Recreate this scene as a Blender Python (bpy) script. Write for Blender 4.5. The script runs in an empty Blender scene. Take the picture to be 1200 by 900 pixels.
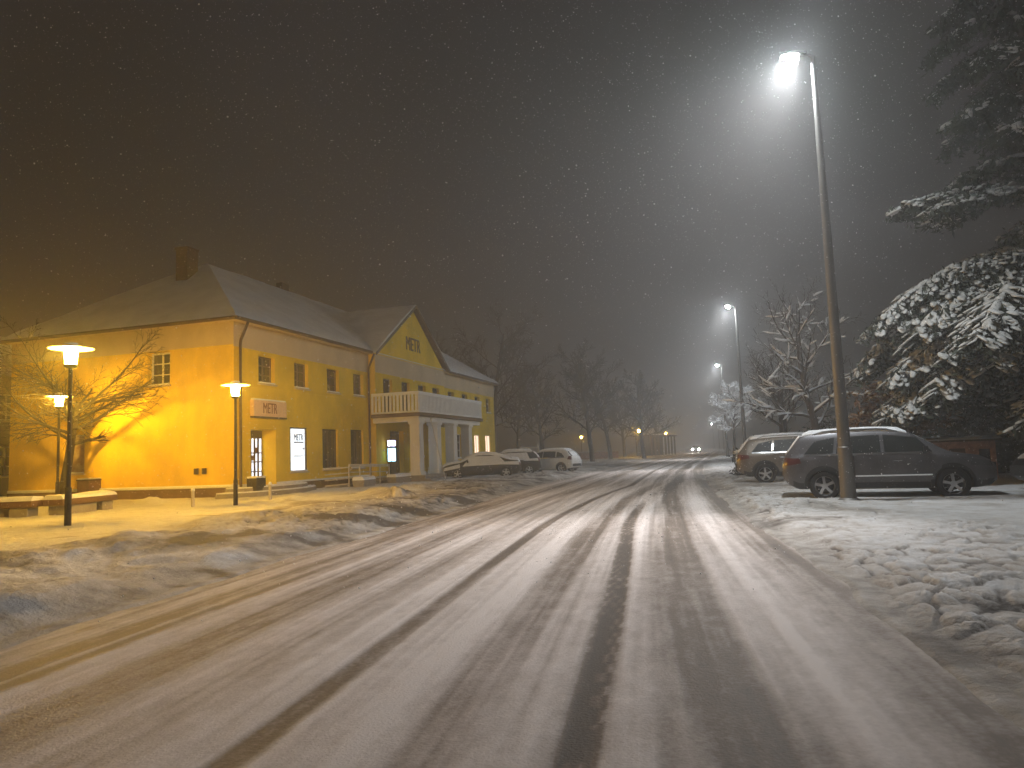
import bpy, bmesh, math, random
import numpy as np
from mathutils import Vector, Matrix

SC = bpy.context.scene
COL = SC.collection
RAD = math.radians

# ------------------------------------------------------------------ helpers
def vnoise(x, y, seed=0):
    """value noise in 0..1 on numpy arrays"""
    x = np.asarray(x, float); y = np.asarray(y, float)
    xi = np.floor(x).astype(np.int64); yi = np.floor(y).astype(np.int64)
    fx = x - xi; fy = y - yi
    fx = fx * fx * fx * (fx * (fx * 6 - 15) + 10); fy = fy * fy * fy * (fy * (fy * 6 - 15) + 10)
    def h(a, b):
        n = (a * 374761393 + b * 668265263 + seed * 974634777) & 0xFFFFFFFF
        n = ((n ^ (n >> 13)) * 1274126177) & 0xFFFFFFFF
        n = (n ^ (n >> 16)) & 0xFFFF
        return n / 65535.0
    a = h(xi, yi); b = h(xi + 1, yi); c = h(xi, yi + 1); d = h(xi + 1, yi + 1)
    return (a * (1 - fx) + b * fx) * (1 - fy) + (c * (1 - fx) + d * fx) * fy

def fbm(x, y, oct=4, seed=0, gain=0.5):
    s = 0; a = 1; t = 0
    for o in range(oct):
        s = s + a * vnoise(x * 2 ** o + 17.3 * o, y * 2 ** o - 9.1 * o, seed + o); t += a; a *= gain
    return s / t

def worley(x, y, seed=0):
    """F1, F2-F1 and a random number per cell"""
    xi = np.floor(x).astype(np.int64); yi = np.floor(y).astype(np.int64); f1 = np.full(np.shape(x), 9.0); f2 = f1.copy(); idv = np.zeros(np.shape(x))
    def h(a, b, k):
        n = (a * 374761393 + b * 668265263 + (seed + k) * 974634777) & 0xFFFFFFFF
        n = ((n ^ (n >> 13)) * 1274126177) & 0xFFFFFFFF
        return ((n ^ (n >> 16)) & 0xFFFF) / 65535.0
    for di in (-1, 0, 1):
        for dj in (-1, 0, 1):
            a, b = xi + di, yi + dj; d = np.hypot(a + h(a, b, 1) - x, b + h(a, b, 2) - y); c = h(a, b, 3); n1 = d < f1
            f2 = np.where(n1, f1, np.minimum(f2, d)); idv = np.where(n1, c, idv); f1 = np.where(n1, d, f1)
    return f1, f2 - f1, idv

def slabs(x, y):
    """broken crust: 0 in the cracks, up to 1 on the slabs; second value marks the cracks"""
    wx = x + .35 * (fbm(x * 1.1, y * 1.1, 3, 61) - .5); wy = y + .35 * (fbm(x * 1.1, y * 1.1, 3, 67) - .5)
    _, e1, c1 = worley(wx * 2.9, wy * 2.3, 3); _, e2, c2 = worley(wx * 6.3, wy * 5.4, 8)
    hgt = (.25 + .75 * c1) * sstep(e1, .0, .22) * .72 + (.3 + .7 * c2) * sstep(e2, 0, .3) * .28
    crack = (1 - sstep(e1, .02, .16)) * (.4 + .8 * c2) + .35 * (1 - sstep(e2, .02, .18)) * c1
    return hgt, np.clip(crack, 0, 1)

def sstep(x, a, b):
    t = np.clip((np.asarray(x, float) - a) / (b - a), 0, 1)
    return t * t * (3 - 2 * t)

def link(o, parent=None):
    COL.objects.link(o)
    if parent is not None: o.parent = parent
    return o

def tag(o, label=None, cat=None, group=None, kind=None):
    if label: o['label'] = label
    if cat: o['category'] = cat
    if group: o['group'] = group
    if kind: o['kind'] = kind
    return o

def empty(name, loc=(0, 0, 0), rz=0.0, label=None, cat=None, group=None):
    o = bpy.data.objects.new(name, None); COL.objects.link(o)
    o.empty_display_size = 0.2
    o.location = loc; o.rotation_euler = (0, 0, rz)
    return tag(o, label, cat, group)

def mesh_np(name, V, Fq, mats, parent=None, smooth=False, mi=None):
    """V (n,3), Fq list of arrays of faces (equal-size arrays)"""
    me = bpy.data.meshes.new(name)
    V = np.asarray(V, np.float32)
    me.vertices.add(len(V)); me.vertices.foreach_set('co', V.ravel())
    if not isinstance(Fq, (list, tuple)): Fq = [Fq]
    Fq = [np.asarray(f, np.int32) for f in Fq if len(f)]
    loops = np.concatenate([f.ravel() for f in Fq])
    counts = np.concatenate([np.full(len(f), f.shape[1], np.int32) for f in Fq])
    starts = np.concatenate([[0], np.cumsum(counts)[:-1]]).astype(np.int32)
    me.loops.add(len(loops)); me.loops.foreach_set('vertex_index', loops.astype(np.int32))
    me.polygons.add(len(counts)); me.polygons.foreach_set('loop_start', starts)
    try: me.polygons.foreach_set('loop_total', counts)
    except Exception: pass
    if smooth: me.polygons.foreach_set('use_smooth', np.ones(len(counts), bool))
    if mi is not None: me.polygons.foreach_set('material_index', np.asarray(mi, np.int32))
    me.update(calc_edges=True)
    for m in (mats if isinstance(mats, (list, tuple)) else [mats]): me.materials.append(m)
    return link(bpy.data.objects.new(name, me), parent)

class MB:
    """collects simple shapes and links them as ONE mesh object"""
    def __init__(s): s.v = []; s.f = []; s.mi = []; s.cuts = []
    def add(s, vs, fs, mi=0):
        o = len(s.v); s.cuts.append(o); s.v.extend([tuple(map(float, p)) for p in vs])
        s.f.extend([tuple(i + o for i in f) for f in fs]); s.mi.extend([mi] * len(fs)); return s
    def quad(s, a, b, c, d, mi=0): return s.add([a, b, c, d], [(0, 1, 2, 3)], mi)
    def box(s, x0, x1, y0, y1, z0, z1, mi=0):
        v = [(x0, y0, z0), (x1, y0, z0), (x1, y1, z0), (x0, y1, z0), (x0, y0, z1), (x1, y0, z1), (x1, y1, z1), (x0, y1, z1)]
        return s.add(v, [(0, 3, 2, 1), (4, 5, 6, 7), (0, 1, 5, 4), (1, 2, 6, 5), (2, 3, 7, 6), (3, 0, 4, 7)], mi)
    def obox(s, c, ax, ay, az, mi=0):
        c, ax, ay, az = map(Vector, (c, ax, ay, az)); v = []
        for k in (-1, 1):
            for (i, j) in ((-1, -1), (1, -1), (1, 1), (-1, 1)): v.append(c + ax * i + ay * j + az * k)
        return s.add(v, [(0, 3, 2, 1), (4, 5, 6, 7), (0, 1, 5, 4), (1, 2, 6, 5), (2, 3, 7, 6), (3, 0, 4, 7)], mi)
    def tube(s, pts, rad, k=8, mi=0, cap=True):
        pts = [Vector(p) for p in pts]; n = len(pts)
        if not hasattr(rad, '__len__'): rad = [rad] * n
        vs = []; ref = None
        for i, p in enumerate(pts):
            d = (pts[min(i + 1, n - 1)] - pts[max(i - 1, 0)]).normalized()
            if ref is None: ref = Vector((1, 0, 0)) if abs(d.x) < 0.8 else Vector((0, 1, 0))
            u = (ref - d * ref.dot(d)).normalized(); w = d.cross(u); ref = u
            for j in range(k):
                t = 2 * math.pi * j / k; vs.append(p + (u * math.cos(t) + w * math.sin(t)) * rad[i])
        fs = [(i * k + j, i * k + (j + 1) % k, (i + 1) * k + (j + 1) % k, (i + 1) * k + j) for i in range(n - 1) for j in range(k)]
        if cap: fs += [tuple(range(k))[::-1], tuple((n - 1) * k + j for j in range(k))]
        return s.add(vs, fs, mi)
    def lathe(s, prof, k=24, org=(0, 0, 0), axis='z', mi=0):
        vs = []
        for (r, h) in prof:
            for j in range(k):
                t = 2 * math.pi * j / k; c, q = r * math.cos(t), r * math.sin(t)
                p = (c, q, h) if axis == 'z' else (c, h, q)
                vs.append((p[0] + org[0], p[1] + org[1], p[2] + org[2]))
        n = len(prof)
        fs = [(i * k + j, i * k + (j + 1) % k, (i + 1) * k + (j + 1) % k, (i + 1) * k + j) for i in range(n - 1) for j in range(k)]
        fs += [tuple(range(k))[::-1], tuple((n - 1) * k + j for j in range(k))]
        if axis != 'z': fs = [f[::-1] for f in fs]
        return s.add(vs, fs, mi)
    def each(s, name, mats, parent=None, **kw):
        cuts = s.cuts + [len(s.v)]; last = None
        for a, b in zip(cuts[:-1], cuts[1:]):
            m = MB(); m.v = s.v[a:b]; m.f = [tuple(i - a for i in f) for f in s.f if a <= f[0] < b]; m.mi = [0] * len(m.f); last = m.build(name, mats, parent, **kw)
        return last
    def build(s, name, mats, parent=None, smooth=False, bevel=0.0, tri=False):
        me = bpy.data.meshes.new(name); me.from_pydata(s.v, [], s.f)
        for m in (mats if isinstance(mats, (list, tuple)) else [mats]): me.materials.append(m)
        me.polygons.foreach_set('material_index', s.mi)
        if smooth:
            me.polygons.foreach_set('use_smooth', [True] * len(s.f))
            bm = bmesh.new(); bm.from_mesh(me)
            for e in bm.edges:
                if len(e.link_faces) == 2 and e.calc_face_angle(0) > RAD(38): e.smooth = False
            bm.to_mesh(me); bm.free()
        me.update()
        o = link(bpy.data.objects.new(name, me), parent)
        if bevel:
            md = o.modifiers.new('edge', 'BEVEL'); md.width = bevel; md.segments = 2; md.limit_method = 'ANGLE'
        return o

# ------------------------------------------------------------------ materials
def mat(name, col, rough=0.6, metal=0.0, var=0.0, vscale=4.0, bump=0.0, bscale=30.0, spec=0.5, emit=None, estr=0.0, coat=0.0, col2=None, stretch=(1, 1, 1)):
    m = bpy.data.materials.new(name); m.use_nodes = True
    nt = m.node_tree; b = nt.nodes['Principled BSDF']
    b.inputs['Base Color'].default_value = (*col, 1); b.inputs['Roughness'].default_value = rough
    b.inputs['Metallic'].default_value = metal; b.inputs['Specular IOR Level'].default_value = spec
    if coat: b.inputs['Coat Weight'].default_value = coat; b.inputs['Coat Roughness'].default_value = 0.08
    if emit:
        b.inputs['Emission Color'].default_value = (*emit, 1); b.inputs['Emission Strength'].default_value = estr
    if var or bump or col2:
        tc = nt.nodes.new('ShaderNodeTexCoord'); mp = nt.nodes.new('ShaderNodeMapping'); mp.inputs['Scale'].default_value = stretch
        nt.links.new(tc.outputs['Object'], mp.inputs['Vector'])
        if var or col2:
            n = nt.nodes.new('ShaderNodeTexNoise'); n.inputs['Scale'].default_value = vscale; n.inputs['Detail'].default_value = 6
            n.inputs['Roughness'].default_value = 0.62
            nt.links.new(mp.outputs[0], n.inputs['Vector'])
            r = nt.nodes.new('ShaderNodeValToRGB'); nt.links.new(n.outputs['Fac'], r.inputs['Fac'])
            r.color_ramp.elements[0].position = 0.32; r.color_ramp.elements[1].position = 0.68
            a = col2 if col2 else tuple(c * (1 - var) for c in col)
            r.color_ramp.elements[0].color = (*a, 1); r.color_ramp.elements[1].color = (*(col if col2 else tuple(min(1, c * (1 + var * 0.5)) for c in col)), 1)
            nt.links.new(r.outputs['Color'], b.inputs['Base Color'])
        if bump:
            n2 = nt.nodes.new('ShaderNodeTexNoise'); n2.inputs['Scale'].default_value = bscale; n2.inputs['Detail'].default_value = 5
            nt.links.new(mp.outputs[0], n2.inputs['Vector'])
            bp = nt.nodes.new('ShaderNodeBump'); bp.inputs['Strength'].default_value = bump; bp.inputs['Distance'].default_value = 0.03
            nt.links.new(n2.outputs['Fac'], bp.inputs['Height']); nt.links.new(bp.outputs['Normal'], b.inputs['Normal'])
    return m

def snowy(name, col, snow=(0.80, 0.82, 0.86), lo=0.35, hi=0.65, nscale=6.0, amount=0.25):
    """a surface that carries snow where it faces up"""
    m = mat(name, col, 0.85, var=0.35, vscale=9.0)
    nt = m.node_tree; b = nt.nodes['Principled BSDF']; src = b.inputs['Base Color'].links[0].from_socket
    g = nt.nodes.new('ShaderNodeNewGeometry'); sx = nt.nodes.new('ShaderNodeSeparateXYZ'); nt.links.new(g.outputs['Normal'], sx.inputs[0])
    n = nt.nodes.new('ShaderNodeTexNoise'); n.inputs['Scale'].default_value = nscale; n.inputs['Detail'].default_value = 3
    nt.links.new(g.outputs['Position'], n.inputs['Vector'])
    ad = nt.nodes.new('ShaderNodeMath'); ad.operation = 'MULTIPLY_ADD'; ad.inputs[1].default_value = amount * 2; nt.links.new(n.outputs['Fac'], ad.inputs[0]); nt.links.new(sx.outputs['Z'], ad.inputs[2])
    mr = nt.nodes.new('ShaderNodeMapRange'); mr.inputs['From Min'].default_value = lo + amount; mr.inputs['From Max'].default_value = hi + amount; nt.links.new(ad.outputs[0], mr.inputs['Value'])
    mx = nt.nodes.new('ShaderNodeMix'); mx.data_type = 'RGBA'; nt.links.new(mr.outputs[0], mx.inputs['Factor']); nt.links.new(src, mx.inputs['A']); mx.inputs['B'].default_value = (*snow, 1)
    nt.links.new(mx.outputs['Result'], b.inputs['Base Color'])
    return m

def emitter(name, col, strength):
    m = bpy.data.materials.new(name); m.use_nodes = True; nt = m.node_tree
    b = nt.nodes['Principled BSDF']; b.inputs['Base Color'].default_value = (0.8, 0.8, 0.8, 1)
    b.inputs['Emission Color'].default_value = (*col, 1); b.inputs['Emission Strength'].default_value = strength
    return m

LED = 2000.0          # radiance of the LED lenses
SOD = 545.0          # radiance of the sodium glass shades
M = dict(
    snow=mat('snow', (0.80, 0.81, 0.84), 0.65, var=0.10, vscale=1.3, bump=0.55, bscale=16.0),
    snow_clean=mat('snow_clean', (0.84, 0.85, 0.88), 0.6, var=0.06, vscale=3, bump=0.3, bscale=22),
    snow_thin=mat('snow_on_needles', (0.66, 0.66, 0.66), 0.8, col2=(0.34, 0.33, 0.30), vscale=7.0, bump=0.4, bscale=25),
    roof_snow=mat('roof_snow', (0.80, 0.81, 0.84), 0.7, var=0.12, vscale=0.9, bump=0.4, bscale=9),
    yellow=mat('yellow_plaster', (0.80, 0.545, 0.006), 0.85, var=0.22, vscale=0.8, bump=0.15, bscale=40, stretch=(1, 1, 0.5)),
    cream=mat('cream_plaster', (0.58, 0.47, 0.33), 0.85, var=0.15, vscale=0.8, stretch=(1, 1, 0.4)),
    column=mat('column_plaster', (0.76, 0.71, 0.64), 0.8, var=0.12, vscale=1.5, stretch=(1, 1, 0.4)),
    plinth=mat('plinth_stone', (0.16, 0.10, 0.055), 0.9, var=0.3, vscale=2.0, bump=0.3, bscale=14),
    tile=mat('roof_tile', (0.12, 0.07, 0.05), 0.8, var=0.3, vscale=3),
    gutter=mat('gutter_metal', (0.10, 0.065, 0.05), 0.45, metal=0.3, var=0.2),
    white=mat('white_paint', (0.82, 0.80, 0.77), 0.55, var=0.08),
    dark_glass=mat('dark_glass', (0.012, 0.013, 0.016), 0.06, spec=0.6),
    frame_brown=mat('frame_brown', (0.16, 0.11, 0.075), 0.6, var=0.15),
    frame_dark=mat('dark_frame', (0.05, 0.035, 0.028), 0.5, var=0.2),
    brick=mat('chimney_brick', (0.10, 0.05, 0.034), 0.9, var=0.4, vscale=7, bump=0.4, bscale=20),
    sign_face=mat('sign_face', (0.66, 0.46, 0.36), 0.6, var=0.08),
    sign_red=mat('sign_lettering', (0.16, 0.03, 0.02), 0.6),
    steel=mat('galvanised_steel', (0.20, 0.19, 0.18), 0.55, metal=0.45, var=0.25, vscale=5, stretch=(1, 1, 0.15)),
    dark_steel=mat('dark_steel', (0.045, 0.04, 0.036), 0.5, metal=0.3, var=0.2),
    rail=mat('rail_paint', (0.62, 0.55, 0.45), 0.55, var=0.15),
    wood=mat('bench_wood', (0.14, 0.075, 0.035), 0.7, var=0.35, vscale=3, stretch=(0.3, 4, 4)),
    concrete=mat('concrete', (0.30, 0.27, 0.24), 0.9, var=0.25, vscale=3, bump=0.2),
    rubber=mat('rubber', (0.012, 0.012, 0.013), 0.8, var=0.3, vscale=30),
    black=mat('black_plastic', (0.016, 0.016, 0.017), 0.55, var=0.25, vscale=12),
    alloy=mat('alloy_rim', (0.62, 0.62, 0.63), 0.3, metal=0.75, var=0.12, vscale=8),
    chrome=mat('chrome', (0.75, 0.75, 0.76), 0.15, metal=1.0),
    car_glass=mat('car_glass', (0.014, 0.018, 0.018), 0.42, spec=0.2, var=0.3),
    tail=mat('tail_light', (0.10, 0.012, 0.010), 0.3, spec=0.5, coat=0.3),
    headglass=mat('headlamp_glass', (0.10, 0.10, 0.11), 0.12, spec=0.6),
    paint_grey=mat('grey_car_paint', (0.125, 0.12, 0.13), 0.38, metal=0.4, coat=0.4, var=0.30, vscale=2.6),
    paint_beige=mat('beige_car_paint', (0.17, 0.14, 0.11), 0.4, metal=0.35, coat=0.4, var=0.3, vscale=2.5),
    paint_dark=mat('dark_car_paint', (0.022, 0.022, 0.026), 0.3, metal=0.2, coat=0.6, var=0.2),
    paint_white=mat('white_car_paint', (0.74, 0.74, 0.73), 0.35, coat=0.5, var=0.08),
    plate=mat('number_plate', (0.7, 0.7, 0.68), 0.5),
    shed=mat('shed_brick', (0.46, 0.27, 0.20), 0.9, var=0.35, vscale=5, bump=0.3, bscale=14),
    grey_wall=mat('brown_render', (0.16, 0.11, 0.085), 0.9, var=0.2, vscale=1.2),
    led=emitter('led_lens', (0.91, 0.975, 1.0), LED),
    sodium=emitter('sodium_glass', (1.0, 0.53, 0.042), SOD),
    sodium_dim=emitter('sodium_glass_dim', (1.0, 0.46, 0.08), SOD * .62),
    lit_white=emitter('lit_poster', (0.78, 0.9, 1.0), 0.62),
    lit_warm=emitter('lit_window', (1.0, 0.66, 0.46), 0.75),
    lit_cool=emitter('lit_shop_door', (0.80, 0.88, 1.0), 0.75),
    lit_blue=emitter('lit_panel', (0.35, 0.75, 1.0), 2.4),
    lit_violet=emitter('lit_panel_top', (0.66, 0.62, 1.0), 3.6),
    beam=emitter('headlamp_beam', (1.0, 0.93, 0.86), 700.0),
    bark=snowy('bark', (0.06, 0.043, 0.032), lo=0.30, hi=0.75, amount=0.25),
    bark_warm=snowy('bark_warm', (0.010, 0.006, 0.004), lo=0.95, hi=1.15, amount=0.15),
    bark_dark=mat('bark_dark', (0.045, 0.034, 0.028), 0.9, var=0.4, vscale=8),
    bark_red=mat('bark_reddish', (0.085, 0.045, 0.043), 0.9, var=0.4, vscale=3),
    needle=mat('conifer_needles', (0.026, 0.036, 0.018), 0.7, var=0.4, vscale=2.5),
    leaf_dark=mat('evergreen_leaves', (0.040, 0.044, 0.024), 0.7, var=0.5, vscale=2.0),
    leaf_brown=mat('withered_leaves', (0.16, 0.085, 0.035), 0.8, var=0.45, vscale=3.0),
    pale_reflection=mat('painted_reflection', (0.50, 0.46, 0.44), 0.4, col2=(0.16, 0.06, 0.05), vscale=2.2),  # pale and reddish window reflection painted into the pane colour
    ice=mat('dirty_ice', (0.33, 0.30, 0.27), 0.5, var=0.3),
)

def tile_courses(m):
    nt = m.node_tree; bp = [n for n in nt.nodes if n.type == 'BUMP'][0]; src = bp.inputs['Height'].links[0].from_socket
    tc = [n for n in nt.nodes if n.type == 'TEX_COORD'][0]; wv = nt.nodes.new('ShaderNodeTexWave'); wv.bands_direction = 'Z'; wv.wave_profile = 'SAW'
    wv.inputs['Scale'].default_value = 1.6; wv.inputs['Distortion'].default_value = 1.2; wv.inputs['Detail'].default_value = 2; wv.inputs['Detail Scale'].default_value = 1.5
    nt.links.new(tc.outputs['Object'], wv.inputs['Vector']); ad = nt.nodes.new('ShaderNodeMath'); ad.operation = 'MULTIPLY_ADD'; ad.inputs[1].default_value = .55
    nt.links.new(wv.outputs['Fac'], ad.inputs[0]); nt.links.new(src, ad.inputs[2]); nt.links.new(ad.outputs[0], bp.inputs['Height'])
tile_courses(M['roof_snow'])

# ------------------------------------------------------------------ camera
HCAM = 1.4
p_, r_ = RAD(5.45), RAD(2.2)
Fv = Vector((0, math.cos(p_), math.sin(p_))); R0 = Vector((1, 0, 0)); U0 = Vector((0, -math.sin(p_), math.cos(p_)))
Uv = U0 * math.cos(r_) + R0 * math.sin(r_); Rv = R0 * math.cos(r_) - U0 * math.sin(r_)
cam_d = bpy.data.cameras.new('camera'); cam = bpy.data.objects.new('camera', cam_d); COL.objects.link(cam)
mw = Matrix.Identity(4)
for i in range(3): mw[i][0], mw[i][1], mw[i][2] = Rv[i], Uv[i], -Fv[i]
mw[2][3] = HCAM
cam.matrix_world = mw
cam_d.sensor_width = 36.0; cam_d.lens = 850.0 / 1200.0 * 36.0; cam_d.clip_start = 0.05; cam_d.clip_end = 3000
SC.camera = cam

# ------------------------------------------------------------------ ground and road
def xc(Y):
    Y = np.asarray(Y, float); Yc = np.clip(Y, -30, 57)
    return -1.6 + 0.165 * Yc + 0.0011 * Yc ** 2 + 0.29 * np.maximum(0, Y - 57) + 0.099 * np.minimum(0, Y + 30)
def slope(Y):
    return 0.165 + 0.0022 * np.clip(Y, -30, 57)
def lateral(x, y):
    s = slope(y); return (x - xc(y)) / np.sqrt(1 + s * s)

def ground_h(x, y):
    x = np.asarray(x, float); y = np.asarray(y, float)
    t = lateral(x, y)
    wob = 0.55 * (fbm(x * 0.7, y * 0.7, 3, 5) - 0.5)
    tl = -t - 3.42 + wob * .8; tr = t - 3.36 + wob * 0.6
    fade = 1 - sstep(np.hypot(x, y), 60, 120)
    n1 = fbm(x * 0.9, y * 0.9, 5, 11); n2 = fbm(x * 2.6, y * 2.6, 4, 23); n3 = np.abs(2 * fbm(x * 1.7 + 3, y * 1.7, 4, 31) - 1)
    n4 = np.abs(2 * vnoise(x * 4.2, y * 4.2, 47) - 1); n5 = np.abs(2 * vnoise(x * 8.5 + 4, y * 8.5, 53) - 1)
    clod = (1 - n4) * 0.6 + (1 - n5) * 0.4
    sl, _ = slabs(x, y); pat = sstep(fbm(x * .5, y * .5, 3, 77), .36, .58)
    # left side: ploughed bank, then trodden square
    bank = sstep(tl, 0.0, 1.1) * (1 - sstep(tl, 3.2, 5.4))
    L = 0.15 * sstep(tl, 0, 1.0) + bank * fade * (0.19 * np.clip(fbm(x * .45, y * .45, 4, 15) - 0.32, 0, 1) * 1.6 + 0.05 * (n2 - 0.5) + 0.035 * (clod - .5) * (.3 + 1.2 * n1)) * (1 - .6 * sstep(y, 24, 32))
    L = L + sstep(tl, 0.6, 2.0) * fade * (0.05 * (n1 - 0.5) + 0.05 * (n2 - 0.5))
    # right side: broken clods by the kerb, then smoother
    cl = sstep(tr, 0.0, 0.5) * (1 - sstep(tr, 2.4, 4.6))
    Rr = 0.10 * sstep(tr, 0, 0.7) + cl * fade * (0.08 * (sl - .3) * (.25 + .75 * pat) + 0.04 * (n1 - 0.45) + 0.025 * (n2 - 0.5)) + sstep(tr, 0.5, 2) * fade * 0.03 * (n1 - .5)
    h = np.where(t < 0, L, Rr)
    road = np.minimum(sstep(tl, -0.3, 0.02), 1) * (t < 0) + np.minimum(sstep(tr, -0.3, 0.02), 1) * (t >= 0)
    h = h - 0.07 * (1 - road)
    lip = 0.032 * np.where(t < 0, sstep(tl, -.02, .10), sstep(tr, -.02, .10)); h = np.where(road > .98, np.maximum(h, lip), h)
    h = h + (t < 0) * sstep(tl, .1, .8) * (1 - sstep(tl, 2.6, 4.2)) * fade * .075 * (sl - .3) * sstep(y, 10, 15) * (.2 + .8 * pat)
    # separate heaps
    for (px, py, r, a) in HEAPS:
        d = np.hypot(x - px, y - py) / r
        h = h + a * np.exp(-d * d * 1.6) * (0.6 + 0.8 * n2 + 0.25 * (clod - .5))
    # two ruts that turn off to the right
    for yy in (5.75, 7.3):
        d = (y - yy) - (-0.10) * (x - 3)
        h = h - 0.03 * np.exp(-(d / 0.20) ** 2) * sstep(tr, 0.2, 0.8) * (1 - sstep(x, 9, 12))
    return h

HEAPS = [(-3.7, 22.6, 0.6, 0.34), (-4.6, 25.5, 1.0, 0.22), (-3.9, 28.0, 1.0, 0.22), (-3.0, 30.5, 1.1, 0.17), (-2.2, 33.0, 1.2, 0.12), (-6.0, 11.6, 1.3, 0.08),
         (-6.3, 15.8, 1.2, 0.12), (-12.6, 25.5, 0.7, 0.22), (-21.8, 29.6, 0.9, 0.9), (1.6, 39.8, .7, .2), (0.4, 37.5, .9, .12),
         (5.9, 15.2, 0.8, 0.08), (-7.5, 24.0, .8, .12)]

def build_ground():
    az = np.concatenate([np.arange(-50, 50, 0.14), np.arange(50, 310, 4.0)]) * math.pi / 180
    r = np.concatenate([np.geomspace(0.3, 2, 14)[:-1], np.geomspace(2, 62, 410)[:-1], np.geomspace(62, 600, 60)])
    A, Rr = np.meshgrid(az, r)
    X = Rr * np.sin(A); Y = Rr * np.cos(A); Z = ground_h(X, Y)
    na, nr = len(az), len(r)
    V = np.stack([X, Y, Z], -1).reshape(-1, 3)
    i = np.arange(nr - 1)[:, None]; j = np.arange(na)[None, :]; j2 = (j + 1) % na
    Q = np.stack([i * na + j, (i + 1) * na + j, (i + 1) * na + j2, i * na + j2], -1).reshape(-1, 4)[:, ::-1]
    V = np.vstack([V, [[0, 0, float(ground_h(np.array([0.]), np.array([0.]))[0])]]])
    jj = np.arange(na); T = np.stack([np.full(na, len(V) - 1), jj, (jj + 1) % na], -1)[:, ::-1]
    m = bpy.data.materials.new('snow_ground'); m.use_nodes = True; nt = m.node_tree; b = nt.nodes['Principled BSDF']
    b.inputs['Roughness'].default_value = 0.7; b.inputs['Specular IOR Level'].default_value = 0.3
    at = nt.nodes.new('ShaderNodeAttribute'); at.attribute_name = 'dirt'
    g = nt.nodes.new('ShaderNodeNewGeometry')
    n = nt.nodes.new('ShaderNodeTexNoise'); n.inputs['Scale'].default_value = 3.0; n.inputs['Detail'].default_value = 7; n.inputs['Roughness'].default_value = 0.65
    nt.links.new(g.outputs['Position'], n.inputs['Vector'])
    mu = nt.nodes.new('ShaderNodeMath'); mu.operation = 'MULTIPLY_ADD'; mu.inputs[1].default_value = 1.1; mu.inputs[2].default_value = -0.55; nt.links.new(n.outputs['Fac'], mu.inputs[0])
    ad = nt.nodes.new('ShaderNodeMath'); ad.operation = 'ADD'; nt.links.new(at.outputs['Fac'], ad.inputs[0]); nt.links.new(mu.outputs[0], ad.inputs[1])
    ra = nt.nodes.new('ShaderNodeValToRGB'); nt.links.new(ad.outputs[0], ra.inputs['Fac'])
    e = ra.color_ramp.elements; e[0].position = 0.05; e[0].color = (0.70, 0.70, 0.71, 1); e[1].position = 0.95; e[1].color = (0.125, 0.105, 0.09, 1)
    k = ra.color_ramp.elements.new(0.5); k.color = (0.44, 0.41, 0.38, 1)
    nt.links.new(ra.outputs[0], b.inputs['Base Color'])
    n2 = nt.nodes.new('ShaderNodeTexNoise'); n2.inputs['Scale'].default_value = 14; n2.inputs['Detail'].default_value = 8; n2.inputs['Roughness'].default_value = 0.7
    nt.links.new(g.outputs['Position'], n2.inputs['Vector'])
    bp = nt.nodes.new('ShaderNodeBump'); bp.inputs['Strength'].default_value = 0.8; bp.inputs['Distance'].default_value = 0.05
    nt.links.new(n2.outputs['Fac'], bp.inputs['Height']); nt.links.new(bp.outputs[0], b.inputs['Normal'])
    o = mesh_np('snow_ground', V, [Q, T], m, smooth=True)
    x, y = V[:, 0], V[:, 1]; t = lateral(x, y)
    edge = np.where(t < 0, np.exp(-np.abs(-t - 3.6) / 0.55), np.exp(-np.abs(t - 3.5) / 0.35))
    side = np.where(t < 0, 0.52 * sstep(-t, 3.4, 4.2) * (1 - sstep(-t, 7, 9.5)), 0.14 * sstep(t, 3.3, 4) * (1 - sstep(t, 5, 8)))
    spots = sstep(fbm(x * 0.8, y * 0.8, 4, 71), 0.56, 0.74) * np.where(t < 0, 0.45, 0.3) * (np.abs(t) < 10)
    hol = np.clip((0.12 - V[:, 2]) * 2.0, 0, .25) * (np.abs(t) < 7)
    sl, crk = slabs(x, y); pat = sstep(fbm(x * .5, y * .5, 3, 77), .36, .58)
    ck = crk * (.25 + .75 * pat) * np.where(t > 0, sstep(t, 3.5, 3.9) * (1 - sstep(t, 5.6, 8)) * .62, sstep(-t, 3.6, 4.2) * (1 - sstep(-t, 6.2, 8.2)) * .42 * sstep(y, 9, 15)) * (1 - sstep(np.hypot(x, y), 35, 60))
    d = ck + 0.30 * edge + side * fbm(x, y, 3, 9) * 1.5 + spots + hol + 0.08
    ruts = 0
    for yy in (5.75, 7.3):
        dd = (y - yy) - (-0.10) * (x - 3); ruts = ruts + np.exp(-(dd / 0.24) ** 2) * sstep(x, 3.0, 3.8) * (1 - sstep(x, 9, 12))
    d = d + 0.22 * ruts
    a = o.data.attributes.new('dirt', 'FLOAT', 'POINT'); a.data.foreach_set('value', d.astype(np.float32))
    tag(o, kind='structure')

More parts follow.
